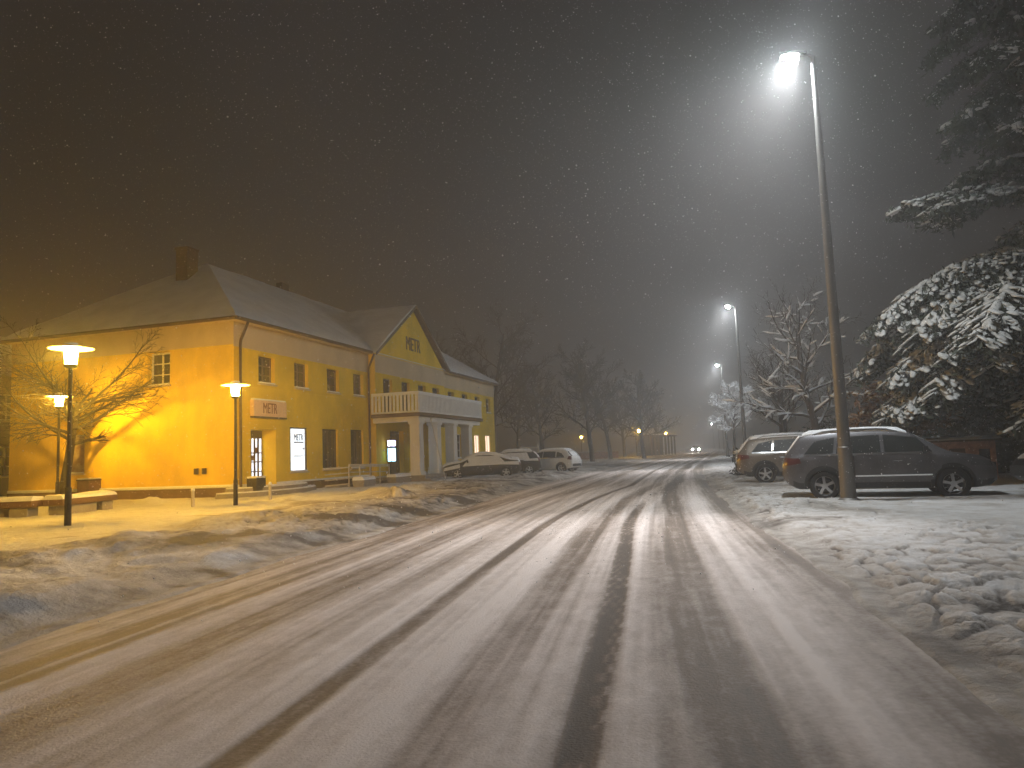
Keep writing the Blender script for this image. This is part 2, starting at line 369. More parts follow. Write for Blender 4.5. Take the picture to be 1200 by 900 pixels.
def build_road():
    Ys = np.concatenate([np.arange(-45, 1.5, 0.5), np.geomspace(1.5, 70, 520)[:-1], np.geomspace(70, 420, 60)])
    ts = np.arange(-3.9, 3.901, 0.032)
    T, Y = np.meshgrid(ts, Ys)
    s = slope(Y); nrm = np.sqrt(1 + s * s)
    X = xc(Y) + T / nrm; Yw = Y - s * T / nrm
    drift = np.minimum(0.9, 0.0035 * np.maximum(0, Y - 12) ** 2)
    u = T + 0.10 * (vnoise(Y * 0.16, Y * 0, 3) - 0.5)
    def band(c, w, k=0.9, soft=0.45, dr=1.0, wob=0.0, seed=1):
        cc = c + drift * dr + wob * (vnoise(Y * 0.12, Y * 0 + seed, seed) - 0.5)
        d = np.abs(u - cc) / w
        return k * (1 - sstep(d, 1 - soft, 1 + soft))
    f_long = lambda a, b, sd, o=3: fbm(T * a, Y * b, o, sd)
    snow = 0.84 + 0 * T
    streak = f_long(7, 0.10, 101) - 0.5; fine = f_long(22, 0.35, 131) - 0.5; patch = f_long(1.3, 0.16, 151) - 0.5
    grain = fbm(T * 11, Y * 5.0, 4, 171) - 0.5
    snow = snow - .06 + 0.48 * streak + 0.36 * fine + 0.40 * patch + 0.26 * grain
    brk = lambda sd: 0.65 + 0.7 * f_long(5, 0.5, sd)
    snow = snow - band(-0.36, 0.095, 0.54, 0.42, wob=0.08, seed=2) * brk(7)
    snow = snow - band(0.60, 0.19, 0.34, 0.6, wob=0.15, seed=3) * brk(8)
    snow = snow - band(1.24, 0.10, 0.70, 0.38, 0.75, wob=0.08, seed=4) * brk(9) * (1 - .75 * sstep(Y, 15, 21))
    snow = snow - band(2.15, 0.24, 0.46, 0.6, 0.1, wob=0.3, seed=5) * brk(10)
    snow = snow - band(3.15, 0.36, 0.42, 0.5, -0.0, wob=0.3, seed=6) * brk(11)
    snow = snow - band(-1.85, 0.28, 0.34, 0.7, wob=0.25, seed=7) * brk(12)
    snow = snow - band(-2.75, 0.35, 0.36, 0.7, 0.4, wob=0.3, seed=8) * brk(13)
    snow = snow - band(-3.5, 0.30, 0.30, 0.6, 0.0, wob=0.2, seed=9) * brk(14)
    snow = snow - band(-1.15, 0.12, 0.18, 0.7, 1, wob=0.3, seed=12)
    snow = snow - band(1.7, 0.16, 0.20, 0.7, .6, wob=0.3, seed=13)
    snow = snow + band(0.22, 0.12, 0.16, 0.6) + band(2.65, 0.12, 0.10, 0.6, 0.1) + band(1.5, 0.08, 0.10, 0.5, .75)
    # tread marks in the freshest wheel track
    tr = band(1.24, 0.10, 1.0, 0.2, 0.75, wob=0.08, seed=4)
    snow = snow + tr * 0.30 * (np.sin(Y * 15 + 5 * np.sin(T * 26)) > 0.30) * (vnoise(T * 9, Y * 1.6, 9) > .40)
    snow = np.clip(snow, 0, 1.2)
    Z = 0.004 + 0.014 * np.clip(snow, 0, 1) + 0.006 * grain * np.clip(snow, 0, 1)
    nr, nt_ = T.shape
    V = np.stack([X, Yw, Z], -1).reshape(-1, 3)
    i = np.arange(nr - 1)[:, None]; j = np.arange(nt_ - 1)[None, :]
    Q = np.stack([i * nt_ + j, i * nt_ + j + 1, (i + 1) * nt_ + j + 1, (i + 1) * nt_ + j], -1).reshape(-1, 4)
    m = bpy.data.materials.new('road_snow'); m.use_nodes = True; nt = m.node_tree; b = nt.nodes['Principled BSDF']
    at = nt.nodes.new('ShaderNodeAttribute'); at.attribute_name = 'snow'
    g = nt.nodes.new('ShaderNodeNewGeometry')
    n = nt.nodes.new('ShaderNodeTexNoise'); n.inputs['Scale'].default_value = 30; n.inputs['Detail'].default_value = 6; nt.links.new(g.outputs['Position'], n.inputs['Vector'])
    mu = nt.nodes.new('ShaderNodeMath'); mu.operation = 'MULTIPLY_ADD'; mu.inputs[1].default_value = 0.34; mu.inputs[2].default_value = -0.17; nt.links.new(n.outputs['Fac'], mu.inputs[0])
    ad = nt.nodes.new('ShaderNodeMath'); ad.operation = 'ADD'; nt.links.new(at.outputs['Fac'], ad.inputs[0]); nt.links.new(mu.outputs[0], ad.inputs[1])
    ra = nt.nodes.new('ShaderNodeValToRGB'); nt.links.new(ad.outputs[0], ra.inputs['Fac'])
    e = ra.color_ramp.elements; e[0].position = 0.0; e[0].color = (0.135, 0.115, 0.10, 1); e[1].position = 1.0; e[1].color = (0.78, 0.72, 0.70, 1)
    for (ps, c) in ((0.3, (0.22, 0.18, 0.15)), (0.55, (0.44, 0.385, 0.355)), (0.78, (0.62, 0.56, 0.535))):
        k = ra.color_ramp.elements.new(ps); k.color = (*c, 1)
    nt.links.new(ra.outputs[0], b.inputs['Base Color'])
    rr = nt.nodes.new('ShaderNodeMapRange'); rr.inputs['To Min'].default_value = 0.6; rr.inputs['To Max'].default_value = 0.72; nt.links.new(ad.outputs[0], rr.inputs['Value']); nt.links.new(rr.outputs[0], b.inputs['Roughness'])
    b.inputs['Specular IOR Level'].default_value = 0.15
    n2 = nt.nodes.new('ShaderNodeTexNoise'); n2.inputs['Scale'].default_value = 55; n2.inputs['Detail'].default_value = 5; nt.links.new(g.outputs['Position'], n2.inputs['Vector'])
    bp = nt.nodes.new('ShaderNodeBump'); bp.inputs['Strength'].default_value = 0.4; bp.inputs['Distance'].default_value = 0.015; nt.links.new(n2.outputs['Fac'], bp.inputs['Height']); nt.links.new(bp.outputs[0], b.inputs['Normal'])
    o = mesh_np('road', V, Q, m, smooth=True)
    a = o.data.attributes.new('snow', 'FLOAT', 'POINT'); a.data.foreach_set('value', snow.reshape(-1).astype(np.float32))
    tag(o, kind='structure')

def gz(x, y): return float(ground_h(np.array([x], float), np.array([y], float))[0])
build_ground(); build_road()

# ------------------------------------------------------------------ the yellow building
B = empty('yellow_building', (-10.8, 28.0, 0), RAD(90 - 16.65), 'long two storey yellow building with snowy hipped roof, gable and pillared balcony', 'building')
LEN, DEP, EAVE, RIDGE = 32.3, 11.4, 7.0, 11.15
PX0, PX1, PROJ = 10.95, 20.7, 0.4      # the middle bay stands forward

def wall(mb, org, ux, out, W, z0, z1, ops):
    """plane wall with real openings; ops = (u0, u1, v0, v1, depth); mi 0"""
    org, ux, out = Vector(org), Vector(ux), Vector(out)
    us = sorted({0.0, W, *[o[0] for o in ops], *[o[1] for o in ops]}); zs = sorted({z0, z1, *[o[2] for o in ops], *[o[3] for o in ops]})
    P = lambda u, z, d=0.0: org + ux * u + Vector((0, 0, z)) - out * d
    flip = ux.cross(Vector((0, 0, 1))).dot(out) < 0
    def q(a, b, c, d): mb.quad(*( (d, c, b, a) if flip else (a, b, c, d)))
    for i in range(len(us) - 1):
        for j in range(len(zs) - 1):
            cu, cz = (us[i] + us[i + 1]) / 2, (zs[j] + zs[j + 1]) / 2
            if any(o[0] < cu < o[1] and o[2] < cz < o[3] for o in ops): continue
            q(P(us[i], zs[j]), P(us[i + 1], zs[j]), P(us[i + 1], zs[j + 1]), P(us[i], zs[j + 1]))
    for (a, b, c, e, d) in ops:
        q(P(a, c), P(b, c), P(b, c, d), P(a, c, d)); q(P(a, e, d), P(b, e, d), P(b, e), P(a, e))
        q(P(a, c, d), P(a, e, d), P(a, e), P(a, c)); q(P(b, c), P(b, e), P(b, e, d), P(b, c, d))

UPZ = (4.66, 5.80); LOZ = (0.98, 2.90)
f_up_l = [(1.55, 2.65), (4.1, 5.2), (6.82, 7.92), (9.35, 10.4)]
f_up_r = [(22.3, 23.4), (25.0, 26.1), (27.7, 28.8), (30.3, 31.4)]
left_ops = [(a, b, *UPZ, 0.28) for a, b in f_up_l] + [(1.03, 2.70, 0.5, 2.77, 0.72), (3.72, 5.02, 0.96, 2.9, 0.10), (6.34, 7.74, 0.98, 2.88, 0.22), (8.98, 10.3, 0.96, 2.9, 0.22)]
right_ops = [(a - PX1, b - PX1, *UPZ, 0.28) for a, b in f_up_r] + [(23.4 - PX1, 24.6 - PX1, 1.2, 2.88, .2), (27.35 - PX1, 28.5 - PX1, 1.2, 2.88, .16), (29.9 - PX1, 31.1 - PX1, 1.2, 2.88, .16)]
mid_up = [(11.9, 13.0), (14.2, 15.3), (16.5, 17.6), (18.7, 19.8)]
mid_ops = [(a - PX0, b - PX0, 3.85, 5.75, 0.28) for a, b in mid_up] + [(12.6 - PX0, 14.3 - PX0, 0.5, 2.9, .35), (15.3 - PX0, 16.5 - PX0, .95, 2.9, .25), (17.9 - PX0, 19.2 - PX0, .95, 2.9, .25)]
side_ops = [(3.02, 4.1, 4.66, 6.0, 0.30), (7.3, 8.4, 1.25, 2.85, 0.25)]
Z0 = -0.3
w = MB()
wall(w, (0, 0, 0), (1, 0, 0), (0, -1, 0), PX0, Z0, EAVE, left_ops)
wall(w, (PX0, -PROJ, 0), (1, 0, 0), (0, -1, 0), PX1 - PX0, Z0, EAVE, mid_ops)
wall(w, (PX0, -PROJ, 0), (0, 1, 0), (-1, 0, 0), PROJ, Z0, EAVE, [])
wall(w, (PX1, -PROJ, 0), (0, 1, 0), (1, 0, 0), PROJ, Z0, EAVE, [])
wall(w, (PX1, 0, 0), (1, 0, 0), (0, -1, 0), LEN - PX1, Z0, EAVE, right_ops)
wall(w, (0, 0, 0), (0, 1, 0), (-1, 0, 0), DEP, Z0, EAVE, side_ops)
wall(w, (LEN, 0, 0), (0, 1, 0), (1, 0, 0), DEP, Z0, EAVE, [])
wall(w, (0, DEP, 0), (1, 0, 0), (0, 1, 0), LEN, Z0, EAVE, [])
gx = (PX0 + PX1) / 2; GZ = 10.35
w.add([(PX0, -PROJ, EAVE), (PX1, -PROJ, EAVE), (gx, -PROJ, GZ)], [(0, 1, 2)])
w.build('wall', M['yellow'], B)

# frieze, string course, plinth
fr = MB()
FZ0, FZ1 = 5.98, 6.96
fr.box(-0.03, PX0, -0.03, 0, FZ0, FZ1); fr.box(-0.03, 0, 0.0, DEP, FZ0 + .08, FZ1); fr.box(PX0 + .002, PX1 + .03, -PROJ - .03, -PROJ, FZ0, FZ1)
fr.box(PX1 + .03, LEN + .03, -0.03, 0, FZ0, FZ1); fr.box(LEN, LEN + .03, 0, DEP, FZ0, FZ1)
fr.build('frieze', M['cream'], B, bevel=0.01)
for (a, b) in ((-0.028, PX0 - .03), (PX1 + .03, LEN)):
    sc_ = MB(); sc_.box(a, b, -0.025, 0, 4.44, 4.54); sc_.build('string_course', M['yellow'], B, bevel=0.008)
pl = MB()
for (a, b, y) in ((-0.06, 1.0, 0), (2.72, PX0 - .05, 0), (PX1 + .05, LEN + .06, 0)): pl.box(a, b, y - 0.06, y, Z0, 0.50)
pl.box(-0.06, 0, 0.0, DEP, Z0, 0.50)
pl.each('plinth', M['plinth'], B)
ps = MB()
ps.box(-0.075, 1.0, -0.075, 0.0, 0.502, 0.60); ps.box(2.72, PX0 - .06, -0.075, 0, .502, .585); ps.box(-0.075, 0.0, 0.002, DEP, 0.502, 0.62)
ps.each('snow_ledge', M['snow_clean'], B, bevel=0.03)

# roofs
def slab(mb, pts, th, mi=0):
    """thick polygon, extruded straight up"""
    n = len(pts); lo = [Vector(p) for p in pts]; hi = [p + Vector((0, 0, th)) for p in lo]
    mb.add(lo + hi, [tuple(range(n))[::-1], tuple(range(n, 2 * n))] + [(i, (i + 1) % n, n + (i + 1) % n, n + i) for i in range(n)], mi)
OV = 0.42; HX = 5.4
ez = EAVE + 0.02; rx0, rx1 = HX, LEN - HX; ry = DEP / 2
e0, e1, e2, e3 = (-OV, -OV, ez), (LEN + OV, -OV, ez), (LEN + OV, DEP + OV, ez), (-OV, DEP + OV, ez)
k0, k1 = (rx0, ry, RIDGE), (rx1, ry, RIDGE)
rf = MB()
for poly in ((e0, e1, k1, k0), (e1, e2, k1), (e2, e3, k0, k1), (e3, e0, k0)): rf.add(poly, [tuple(range(len(poly)))])
rf.add([e0, e1, e2, e3], [(3, 2, 1, 0)])
go = 0.30
gl, gr, ga = (PX0 - go - .1, -PROJ - go, EAVE - 0.02), (PX1 + go + .1, -PROJ - go, EAVE - 0.02), (gx, -PROJ - go, GZ + 0.10)
yb = ry * (GZ - EAVE) / (RIDGE - EAVE) + 0.3
gab = (gx, yb, GZ + 0.10); glb = (gl[0], 0.25, gl[2]); grb = (gr[0], 0.25, gr[2])
rf.add([gl, ga, gab, glb], [(0, 1, 2, 3)]); rf.add([gr, grb, gab, ga], [(0, 1, 2, 3)])
roof = rf.build('roof', M['tile'], B)

def roof_snow(mb, poly, th=0.14, n=40, seed=1):
    """snow blanket over a triangle / quad, thickness wavy"""
    P = [Vector(p) for p in poly]
    if len(P) == 3: P = [P[0], P[1], P[2], P[2]]
    base = len(mb.v); nu, nv = n, max(8, n // 3)
    rows = []
    for layer in (0, 1):
        for j in range(nv + 1):
            for i in range(nu + 1):
                a, b = i / nu, j / nv
                p = (P[0] * (1 - a) + P[1] * a) * (1 - b) + (P[3] * (1 - a) + P[2] * a) * b
                if layer:
                    edge = min(1.0, j / 1.2, (nv - j) / 1.0 + .5)
                    h = th * (0.55 + 0.8 * float(fbm(np.array([p.x * 0.9]), np.array([p.y * 0.9 + p.z]), 3, seed)[0])) * max(0.25, edge)
                    p = p + Vector((0, 0, h))
                else: p = p + Vector((0, 0, 0.003))
                rows.append(p)
    N = (nu + 1) * (nv + 1); fs = []
    for j in range(nv):
        for i in range(nu):
            q = N + j * (nu + 1) + i; fs.append((q, q + 1, q + nu + 2, q + nu + 1))
    for i in range(nu): fs.append((i, i + 1, N + i + 1, N + i)); t = nv * (nu + 1) + i; fs.append((t + 1, t, N + t, N + t + 1))
    for j in range(nv):
        a = j * (nu + 1); fs.append((a + nu + 1, a, N + a, N + a + nu + 1)); a += nu; fs.append((a, a + nu + 1, N + a + nu + 1, N + a))
    mb.add(rows, fs)
def shrink(e, d=0.04): return (e[0], e[1], e[2] + d)
for (poly, th, n_, sd) in (((e0, e1, k1, k0), 0.15, 90, 3), ((e3, e0, k0), 0.16, 44, 5), ((e1, e2, k1), 0.15, 30, 6), ((e2, e3, k0, k1), .15, 30, 7), ((glb, gl, ga, gab), 0.12, 30, 8), ((gr, grb, gab, ga), 0.12, 30, 9)):
    rs = MB(); roof_snow(rs, poly, th, n_, sd); rs.build('snow_cover', M['roof_snow'], roof, smooth=True)
# eaves board, gutters, downpipes
for (p0, p1) in (((-OV - .04, -OV - .06, EAVE), (PX0 - go - .15, -OV - .06, EAVE)), ((PX1 + go + .15, -OV - .06, EAVE), (LEN + OV, -OV - .06, EAVE)), ((-OV - .06, -OV - .04, EAVE), (-OV - .06, DEP + OV, EAVE))):
    gt = MB(); gt.tube([p0, p1], 0.075, 8); gt.build('gutter', M['gutter'], B, smooth=True)
for bx in ((-OV + .02, PX0 - .05, -OV + .02, -0.032), (-OV + .02, -0.032, -.03, DEP + .3), (PX1 + .05, LEN + OV - .02, -OV + .02, -.032)):
    sf = MB(); sf.box(*bx, EAVE - 0.04, EAVE + .015); sf.build('eaves_board', M['cream'], B)
for (x, y) in ((0.28, -0.10), (10.78, -0.12)):
    d = MB(); d.tube([(x, -OV - .04, EAVE - .05), (x, -OV, EAVE - .16), (x, y - .02, EAVE - .75), (x, y, EAVE - .95), (x, y, .35), (x, y - .14, .22)], 0.055, 8)
    d.build('downpipe', M['gutter'], B, smooth=True)
vb = MB()   # verge boards of the gable
for (a, b) in ((gl, ga), (ga, gr)):
    a, b = Vector(a), Vector(b); n_ = Vector((0, -1, 0)); d_ = (b - a); up = Vector((0, 0, 1))
    vb.obox((a + b) / 2 + Vector((0, -.02, -0.07)), d_ / 2, (0, 0.022, 0), up * 0.085)
vb.build('verge_board', M['gutter'], B)
ch = MB()
cxx, cyy = 3.9, 5.6
ch.box(cxx - .36, cxx + .36, cyy - .32, cyy + .32, 9.2, 11.45); ch.box(cxx - .40, cxx + .40, cyy - .36, cyy + .36, 11.45, 11.56)
cho = ch.build('chimney', M['brick'], roof, bevel=0.015)
c2 = MB(); c2.box(11.3, 12.0, ry - .2, ry + .2, RIDGE - .25, RIDGE + .42); c2.build('chimney', M['frame_dark'], roof, bevel=.02)

# windows
def window(org, ux, out, u0, u1, z0, z1, d, cols=2, rows=3, pane='dark_glass', frame='white', sill=True, blank=False):
    org, ux, out = Vector(org), Vector(ux), Vector(out); up = Vector((0, 0, 1))
    P = lambda u, z, k: org + ux * u + up * z + out * k
    W, H = u1 - u0, z1 - z0; fw = 0.06
    f = MB()
    def bar(ua, ub, za, zb, t=0.03): f.obox(P((ua + ub) / 2, (za + zb) / 2, -d + t + .022), ux * ((ub - ua) / 2), out * t, up * ((zb - za) / 2))
    bar(u0, u0 + fw, z0, z1); bar(u1 - fw, u1, z0, z1); bar(u0 + fw, u1 - fw, z0, z0 + fw); bar(u0 + fw, u1 - fw, z1 - fw, z1)
    for i in range(1, cols): c = u0 + W * i / cols; bar(c - .028, c + .028, z0 + fw, z1 - fw, 0.026)
    for j in range(1, rows): c = z0 + H * j / rows; bar(u0 + fw, u1 - fw, c - .02, c + .02, 0.020)
    fo = f.build('window', M[frame], B)
    p = MB(); p.obox(P((u0 + u1) / 2, (z0 + z1) / 2, -d + .010), ux * (W / 2 - .01), out * .008, up * (H / 2 - .01)); p.build('pane', M[pane], fo)
    if sill:
        s_ = MB(); s_.obox(P((u0 + u1) / 2, z0 - .035, 0.03), ux * (W / 2 + .07), out * .06, up * .032); so = s_.build('sill', M['cream'], fo)
        s_ = MB(); s_.obox(P((u0 + u1) / 2, z0 + .03, 0.02 - d / 2 + .03), ux * (W / 2 - .03), out * (d / 2 + .02), up * .03); s_.build('snow_ledge', M['snow_clean'], fo, bevel=.015)
    return fo
FX = ((0, 0, 0), (1, 0, 0), (0, -1, 0)); FM = ((0, -PROJ, 0), (1, 0, 0), (0, -1, 0)); FS = ((0, 0, 0), (0, 1, 0), (-1, 0, 0))
for a, b in f_up_l + f_up_r: window(*FX, a, b, *UPZ, 0.26, frame='frame_brown')
for a, b in mid_up: window(*FM, a, b, 3.85, 5.75, 0.26, 2, 2, frame='frame_dark', sill=False)
window(*FX, 6.34, 7.74, 0.98, 2.88, .2, 2, 1, frame='frame_dark'); window(*FX, 8.98, 10.3, .96, 2.9, .2, 2, 1, frame='frame_dark')
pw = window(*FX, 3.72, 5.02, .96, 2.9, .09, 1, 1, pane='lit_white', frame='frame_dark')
window(*FX, 23.4, 24.6, 1.2, 2.88, .18); window(*FX, 27.35, 28.5, 1.2, 2.88, .14, 2, 1, pane='lit_warm'); window(*FX, 29.9, 31.1, 1.2, 2.88, .14, 2, 1, pane='lit_warm')
window(*FM, 15.3, 16.5, .95, 2.9, .22, 2, 1, frame='frame_dark', sill=False); window(*FM, 17.9, 19.2, .95, 2.9, .22, 2, 1, frame='frame_dark', sill=False)
window(*FS, 3.02, 4.1, 4.66, 6.0, .28, 2, 3); window(*FS, 7.3, 8.4, 1.25, 2.85, .2, 1, 1, pane='pale_reflection')

def lettering(txt, size, loc, parent, material, ext=0.012, sx=0.8, name='lettering'):
    c = bpy.data.curves.new('lettering_curve', 'FONT'); c.body = txt; c.size = size; c.extrude = ext; c.align_x = 'CENTER'; c.align_y = 'CENTER'
    t = bpy.data.objects.new('lettering_curve', c); COL.objects.link(t)
    dg = bpy.context.evaluated_depsgraph_get(); me = bpy.data.meshes.new_from_object(t.evaluated_get(dg))
    bpy.data.objects.remove(t)
    me.transform(Matrix.Translation(Vector(loc)) @ Matrix.Rotation(RAD(90), 4, 'X') @ Matrix.Diagonal((sx, 1, 1, 1)))
    me.materials.clear(); me.materials.append(material)
    return link(bpy.data.objects.new(name, me), parent)
def weight(me_obj): return me_obj
# poster print on the lit window
pp = MB()
pp.box(4.0, 4.75, -0.012, 0.002, 2.22, 2.27); pp.box(3.95, 4.8, -.012, .002, 1.66, 1.68); pp.box(4.0, 4.6, -.012, .002, 1.60, 1.62)
pp.each('poster_print', M['frame_dark'], pw)
lettering('METR', 0.42, (4.37, -0.004, 2.45), pw, M['frame_dark'], 0.006, 0.68)

# shop door in its recess
dr = MB(); dy = 0.66
dr.box(1.06, 2.68, dy, dy + .05, 0.5, 2.74)
door = dr.build('door', M['frame_dark'], B)
g_ = MB(); g_.box(1.14, 2.6, dy - .012, dy - .002, .62, 2.42); g_.build('pane', M['lit_cool'], door)
b_ = MB()
for x in (1.40, 1.66, 1.86, 2.12, 2.36): b_.box(x - .045, x + .045, dy - .05, dy - .014, .6, 2.44)
for z in (1.05, 1.45, 1.82): b_.box(1.12, 2.62, dy - .045, dy - .0145, z - .025, z + .025)
b_.build('glazing_bars', M['frame_dark'], door)
it = MB()
for (x, z, c) in ((1.28, 1.3, 0), (1.52, 1.95, 0), (1.76, 1.25, 0), (2.0, 1.62, 0), (2.25, 1.95, 0), (1.5, .85, 0)): it.box(x - .08, x + .08, dy - .03, dy - .0135, z - .11, z + .1)
it.each('window_sticker', M['tail'], door)
hd = MB(); hd.tube([(1.80, dy - .08, 1.3), (1.80, dy - .08, 1.75)], 0.018, 8); hd.build('handle', M['chrome'], door)
# steps in front of the shop door: curved platform
for (r, z0, z1) in ((2.25, -.1, .30), (1.85, .30, .46)):
    s_ = MB(); n = 20; base = [(1.9 + 1.35 * r * math.cos(math.pi * (1 + i / n)), -0.062 + 0.62 * r * math.sin(math.pi * (1 + i / n)), z0) for i in range(n + 1)]
    slab(s_, base, z1 - z0); s_.build('step', M['concrete'], B)
    s_ = MB(); slab(s_, [(1.9 + (p[0] - 1.9) * .985, p[1] * .985, z1 + .001) for p in base], 0.045); s_.build('snow_ledge', M['snow_clean'], B, bevel=.015)

# portico with balcony
por = MB()
por.box(10.6, 20.3, -3.3, -PROJ - .001, -.2, 0.46); por.box(10.3, 20.6, -3.75, -3.3, -.2, .28)
por.build('porch_floor', M['concrete'], B, bevel=.02)
for x in (10.95, 13.35, 15.8, 18.35):
    c = MB(); c.box(x - .27, x + .27, -3.0, -2.46, .46, 3.22); c.box(x - .33, x + .33, -3.06, -2.40, .46, .66); c.box(x - .33, x + .33, -3.06, -2.40, 3.10, 3.24)
    c.build('pillar', M['column'], B, bevel=.015)
be = MB(); be.box(10.62, 20.1, -3.02, -2.44, 3.242, 3.50); be.box(10.62, 11.1, -2.44, -PROJ - .001, 3.242, 3.50); be.box(19.6, 20.1, -2.44, -PROJ - .001, 3.242, 3.50)
be.build('beam', M['column'], B)
sl = MB(); sl.box(10.4, 20.3, -3.18, -PROJ - .001, 3.502, 3.68); slo = sl.build('balcony_floor', M['plinth'], B, bevel=.02)
bl = MB()
ztop, zbot = 4.62, 3.76
for (x0, x1, y0, y1) in ((10.45, 20.25, -3.13, -3.03), (10.45, 10.55, -3.03, -PROJ - .01), (20.15, 20.25, -3.03, -PROJ - .01)):
    bl.box(x0, x1, y0, y1, ztop, ztop + .09); bl.box(x0 + .002, x1 - .002, y0 + .002, y1 - .002, zbot - .06, zbot + .02)
n = 52
for i in range(n + 1):
    x = 10.5 + (20.2 - 10.5) * i / n; bl.box(x - .05, x + .05, -3.105, -3.055, zbot + .02, ztop)
for i in range(13):
    y = -2.95 + 2.5 * i / 12
    for x in (10.5, 20.2): bl.box(x - .022, x + .022, y - .055, y + .055, zbot + .02, ztop)
bal = bl.build('balustrade', M['white'], B)
s_ = MB(); s_.box(10.43, 20.27, -3.15, -3.01, ztop + .092, ztop + .16); s_.box(10.43, 10.57, -3.005, -PROJ - .01, ztop + .092, ztop + .16); s_.build('snow_ledge', M['snow_clean'], bal, bevel=.025)
pd = MB(); pd.box(12.62, 14.28, -PROJ + .28, -PROJ + .33, .47, 2.88); pdo = pd.build('door', M['frame_dark'], B)
g_ = MB(); g_.box(12.75, 13.42, -PROJ + .262, -PROJ + .278, .6, 2.7); g_.box(13.5, 14.15, -PROJ + .262, -PROJ + .278, .6, 2.7); g_.build('pane', M['dark_glass'], pdo)
sb = MB(); sb.box(9.95, 10.9, -.16, -.061, 0.5, 1.0) if False else None
gtx = lettering('METR', 1.15, (15.9, -PROJ - 0.02, 8.05), B, M['plinth'], 0.02, 0.72)
vent = MB(); vent.box(-.075, -.005, 1.25, 1.42, 1.05, 1.28); vent.box(-.075, -.005, 1.62, 1.79, 1.05, 1.28); vent.each('meter_box', M['frame_dark'], B)

# things fixed to the building but things of their own
S = empty('shop_sign', B.matrix_world.translation, B.rotation_euler.z, 'cream shop sign board with dark red METR letters above shop door', 'sign')
S.location = (-10.8, 28.0, 0)
s_ = MB(); s_.box(0.98, 3.2, -0.20, -0.002, 3.28, 3.93); sb = s_.build('sign_board', M['sign_face'], S, bevel=.015)
s_ = MB(); s_.box(0.96, 3.22, -0.205, -0.03, 3.21, 3.277); s_.build('sign_rail', M['frame_dark'], S)
s_ = MB(); s_.box(1.0, 3.18, -.19, -.01, 3.932, 4.0); s_.build('snow_cover', M['snow_clean'], S, bevel=.03)
lettering('METR', 0.62, (2.03, -0.212, 3.60), S, M['sign_red'], 0.008, 0.62)

V_ = empty('lit_advert_panel', (-10.8, 28, 0), B.rotation_euler.z, 'glowing blue and white advertising panel standing in the porch doorway', 'advert panel')
s_ = MB(); s_.box(12.02, 12.58, -.72, -.52, .462, 2.42); s_.build('housing', M['black'], V_, bevel=.02)
s_ = MB(); s_.box(12.06, 12.54, -.735, -.721, 1.22, 1.92); s_.box(12.005, 12.019, -.70, -.54, 1.22, 1.92); s_.build('screen', M['lit_blue'], V_)
s_ = MB(); s_.box(12.06, 12.54, -.735, -.721, 2.04, 2.34); s_.box(12.005, 12.019, -.70, -.54, 2.04, 2.34); s_.build('header_light', M['lit_violet'], V_)

def fb(s, off, z=0.0):
    ang = B.rotation_euler.z; a = Vector((math.cos(ang), math.sin(ang), 0)); n_ = Vector((math.sin(ang), -math.cos(ang), 0))
    return Vector((-10.8, 28.0, z)) + a * s + n_ * off
BR = B.rotation_euler.z
# ramp railing
R_ = empty('ramp_railing', fb(5.2, .6, 0.1), BR, 'pale metal ramp railing with horizontal bars below the dark shop windows', 'railing')
s_ = MB()
for z in (0.35, 0.62, 0.89): s_.tube([(0.9, -0.9, z + .1), (5.0, -0.9, z)], 0.028, 6)
for z in (.2, .45, .7, .95): s_.tube([(0.0, -.2, z - .05), (0.9, -.9, z + .0)], 0.032, 6)
s_.build('rail', M['rail'], R_, smooth=True)
for i in range(5):
    s_ = MB(); x = 0.9 + i * 1.02; s_.tube([(x, -.9, -.15), (x, -.9, 1.02 - .025 * i)], 0.034, 8); s_.build('post', M['rail'], R_, smooth=True)
s_ = MB(); s_.tube([(0.9, -.9, 1.06), (5.0, -.9, .96)], 0.036, 8); s_.build('handrail', M['rail'], R_, smooth=True)
s_ = MB(); slab(s_, [(0.2, -.8, -.2), (5.2, -.8, -.2), (5.2, -.1, -.2), (.2, -.1, -.2)], .35); s_.build('ramp_deck', M['concrete'], R_)
# flag pole leaning by porch
R_ = empty('leaning_pole', fb(11.2, 3.5, 0.2), BR, 'thin pale pole leaning against the porch beside the balcony pillar', 'pole')
s_ = MB(); s_.tube([(1.0, -.25, 0.0), (-.25, -.05, 3.1)], 0.03, 6); s_.build('pole_shaft', M['rail'], R_)
s_ = MB(); s_.lathe([(0.001, -.02), (.05, 0), (.045, .06), (.001, .09)], 8, (-.25, -.05, 3.1)); s_.build('finial', M['rail'], R_)

def lump_mesh(rx, ry_, rz, seed, sub=3, amp=0.25):
    bm = bmesh.new(); bmesh.ops.create_icosphere(bm, subdivisions=sub, radius=1)
    for v in bm.verts:
        k = 1 + amp * (float(fbm(np.array([v.co.x * 1.7 + v.co.z]), np.array([v.co.y * 1.7 + seed * 3.3]), 3, seed)[0]) - .5) * 2
        v.co = Vector((v.co.x * rx, v.co.y * ry_, max(v.co.z, -.4) * rz)) * k
    me = bpy.data.meshes.new('lump'); bm.to_mesh(me); bm.free(); me.polygons.foreach_set('use_smooth', [True] * len(me.polygons)); return me
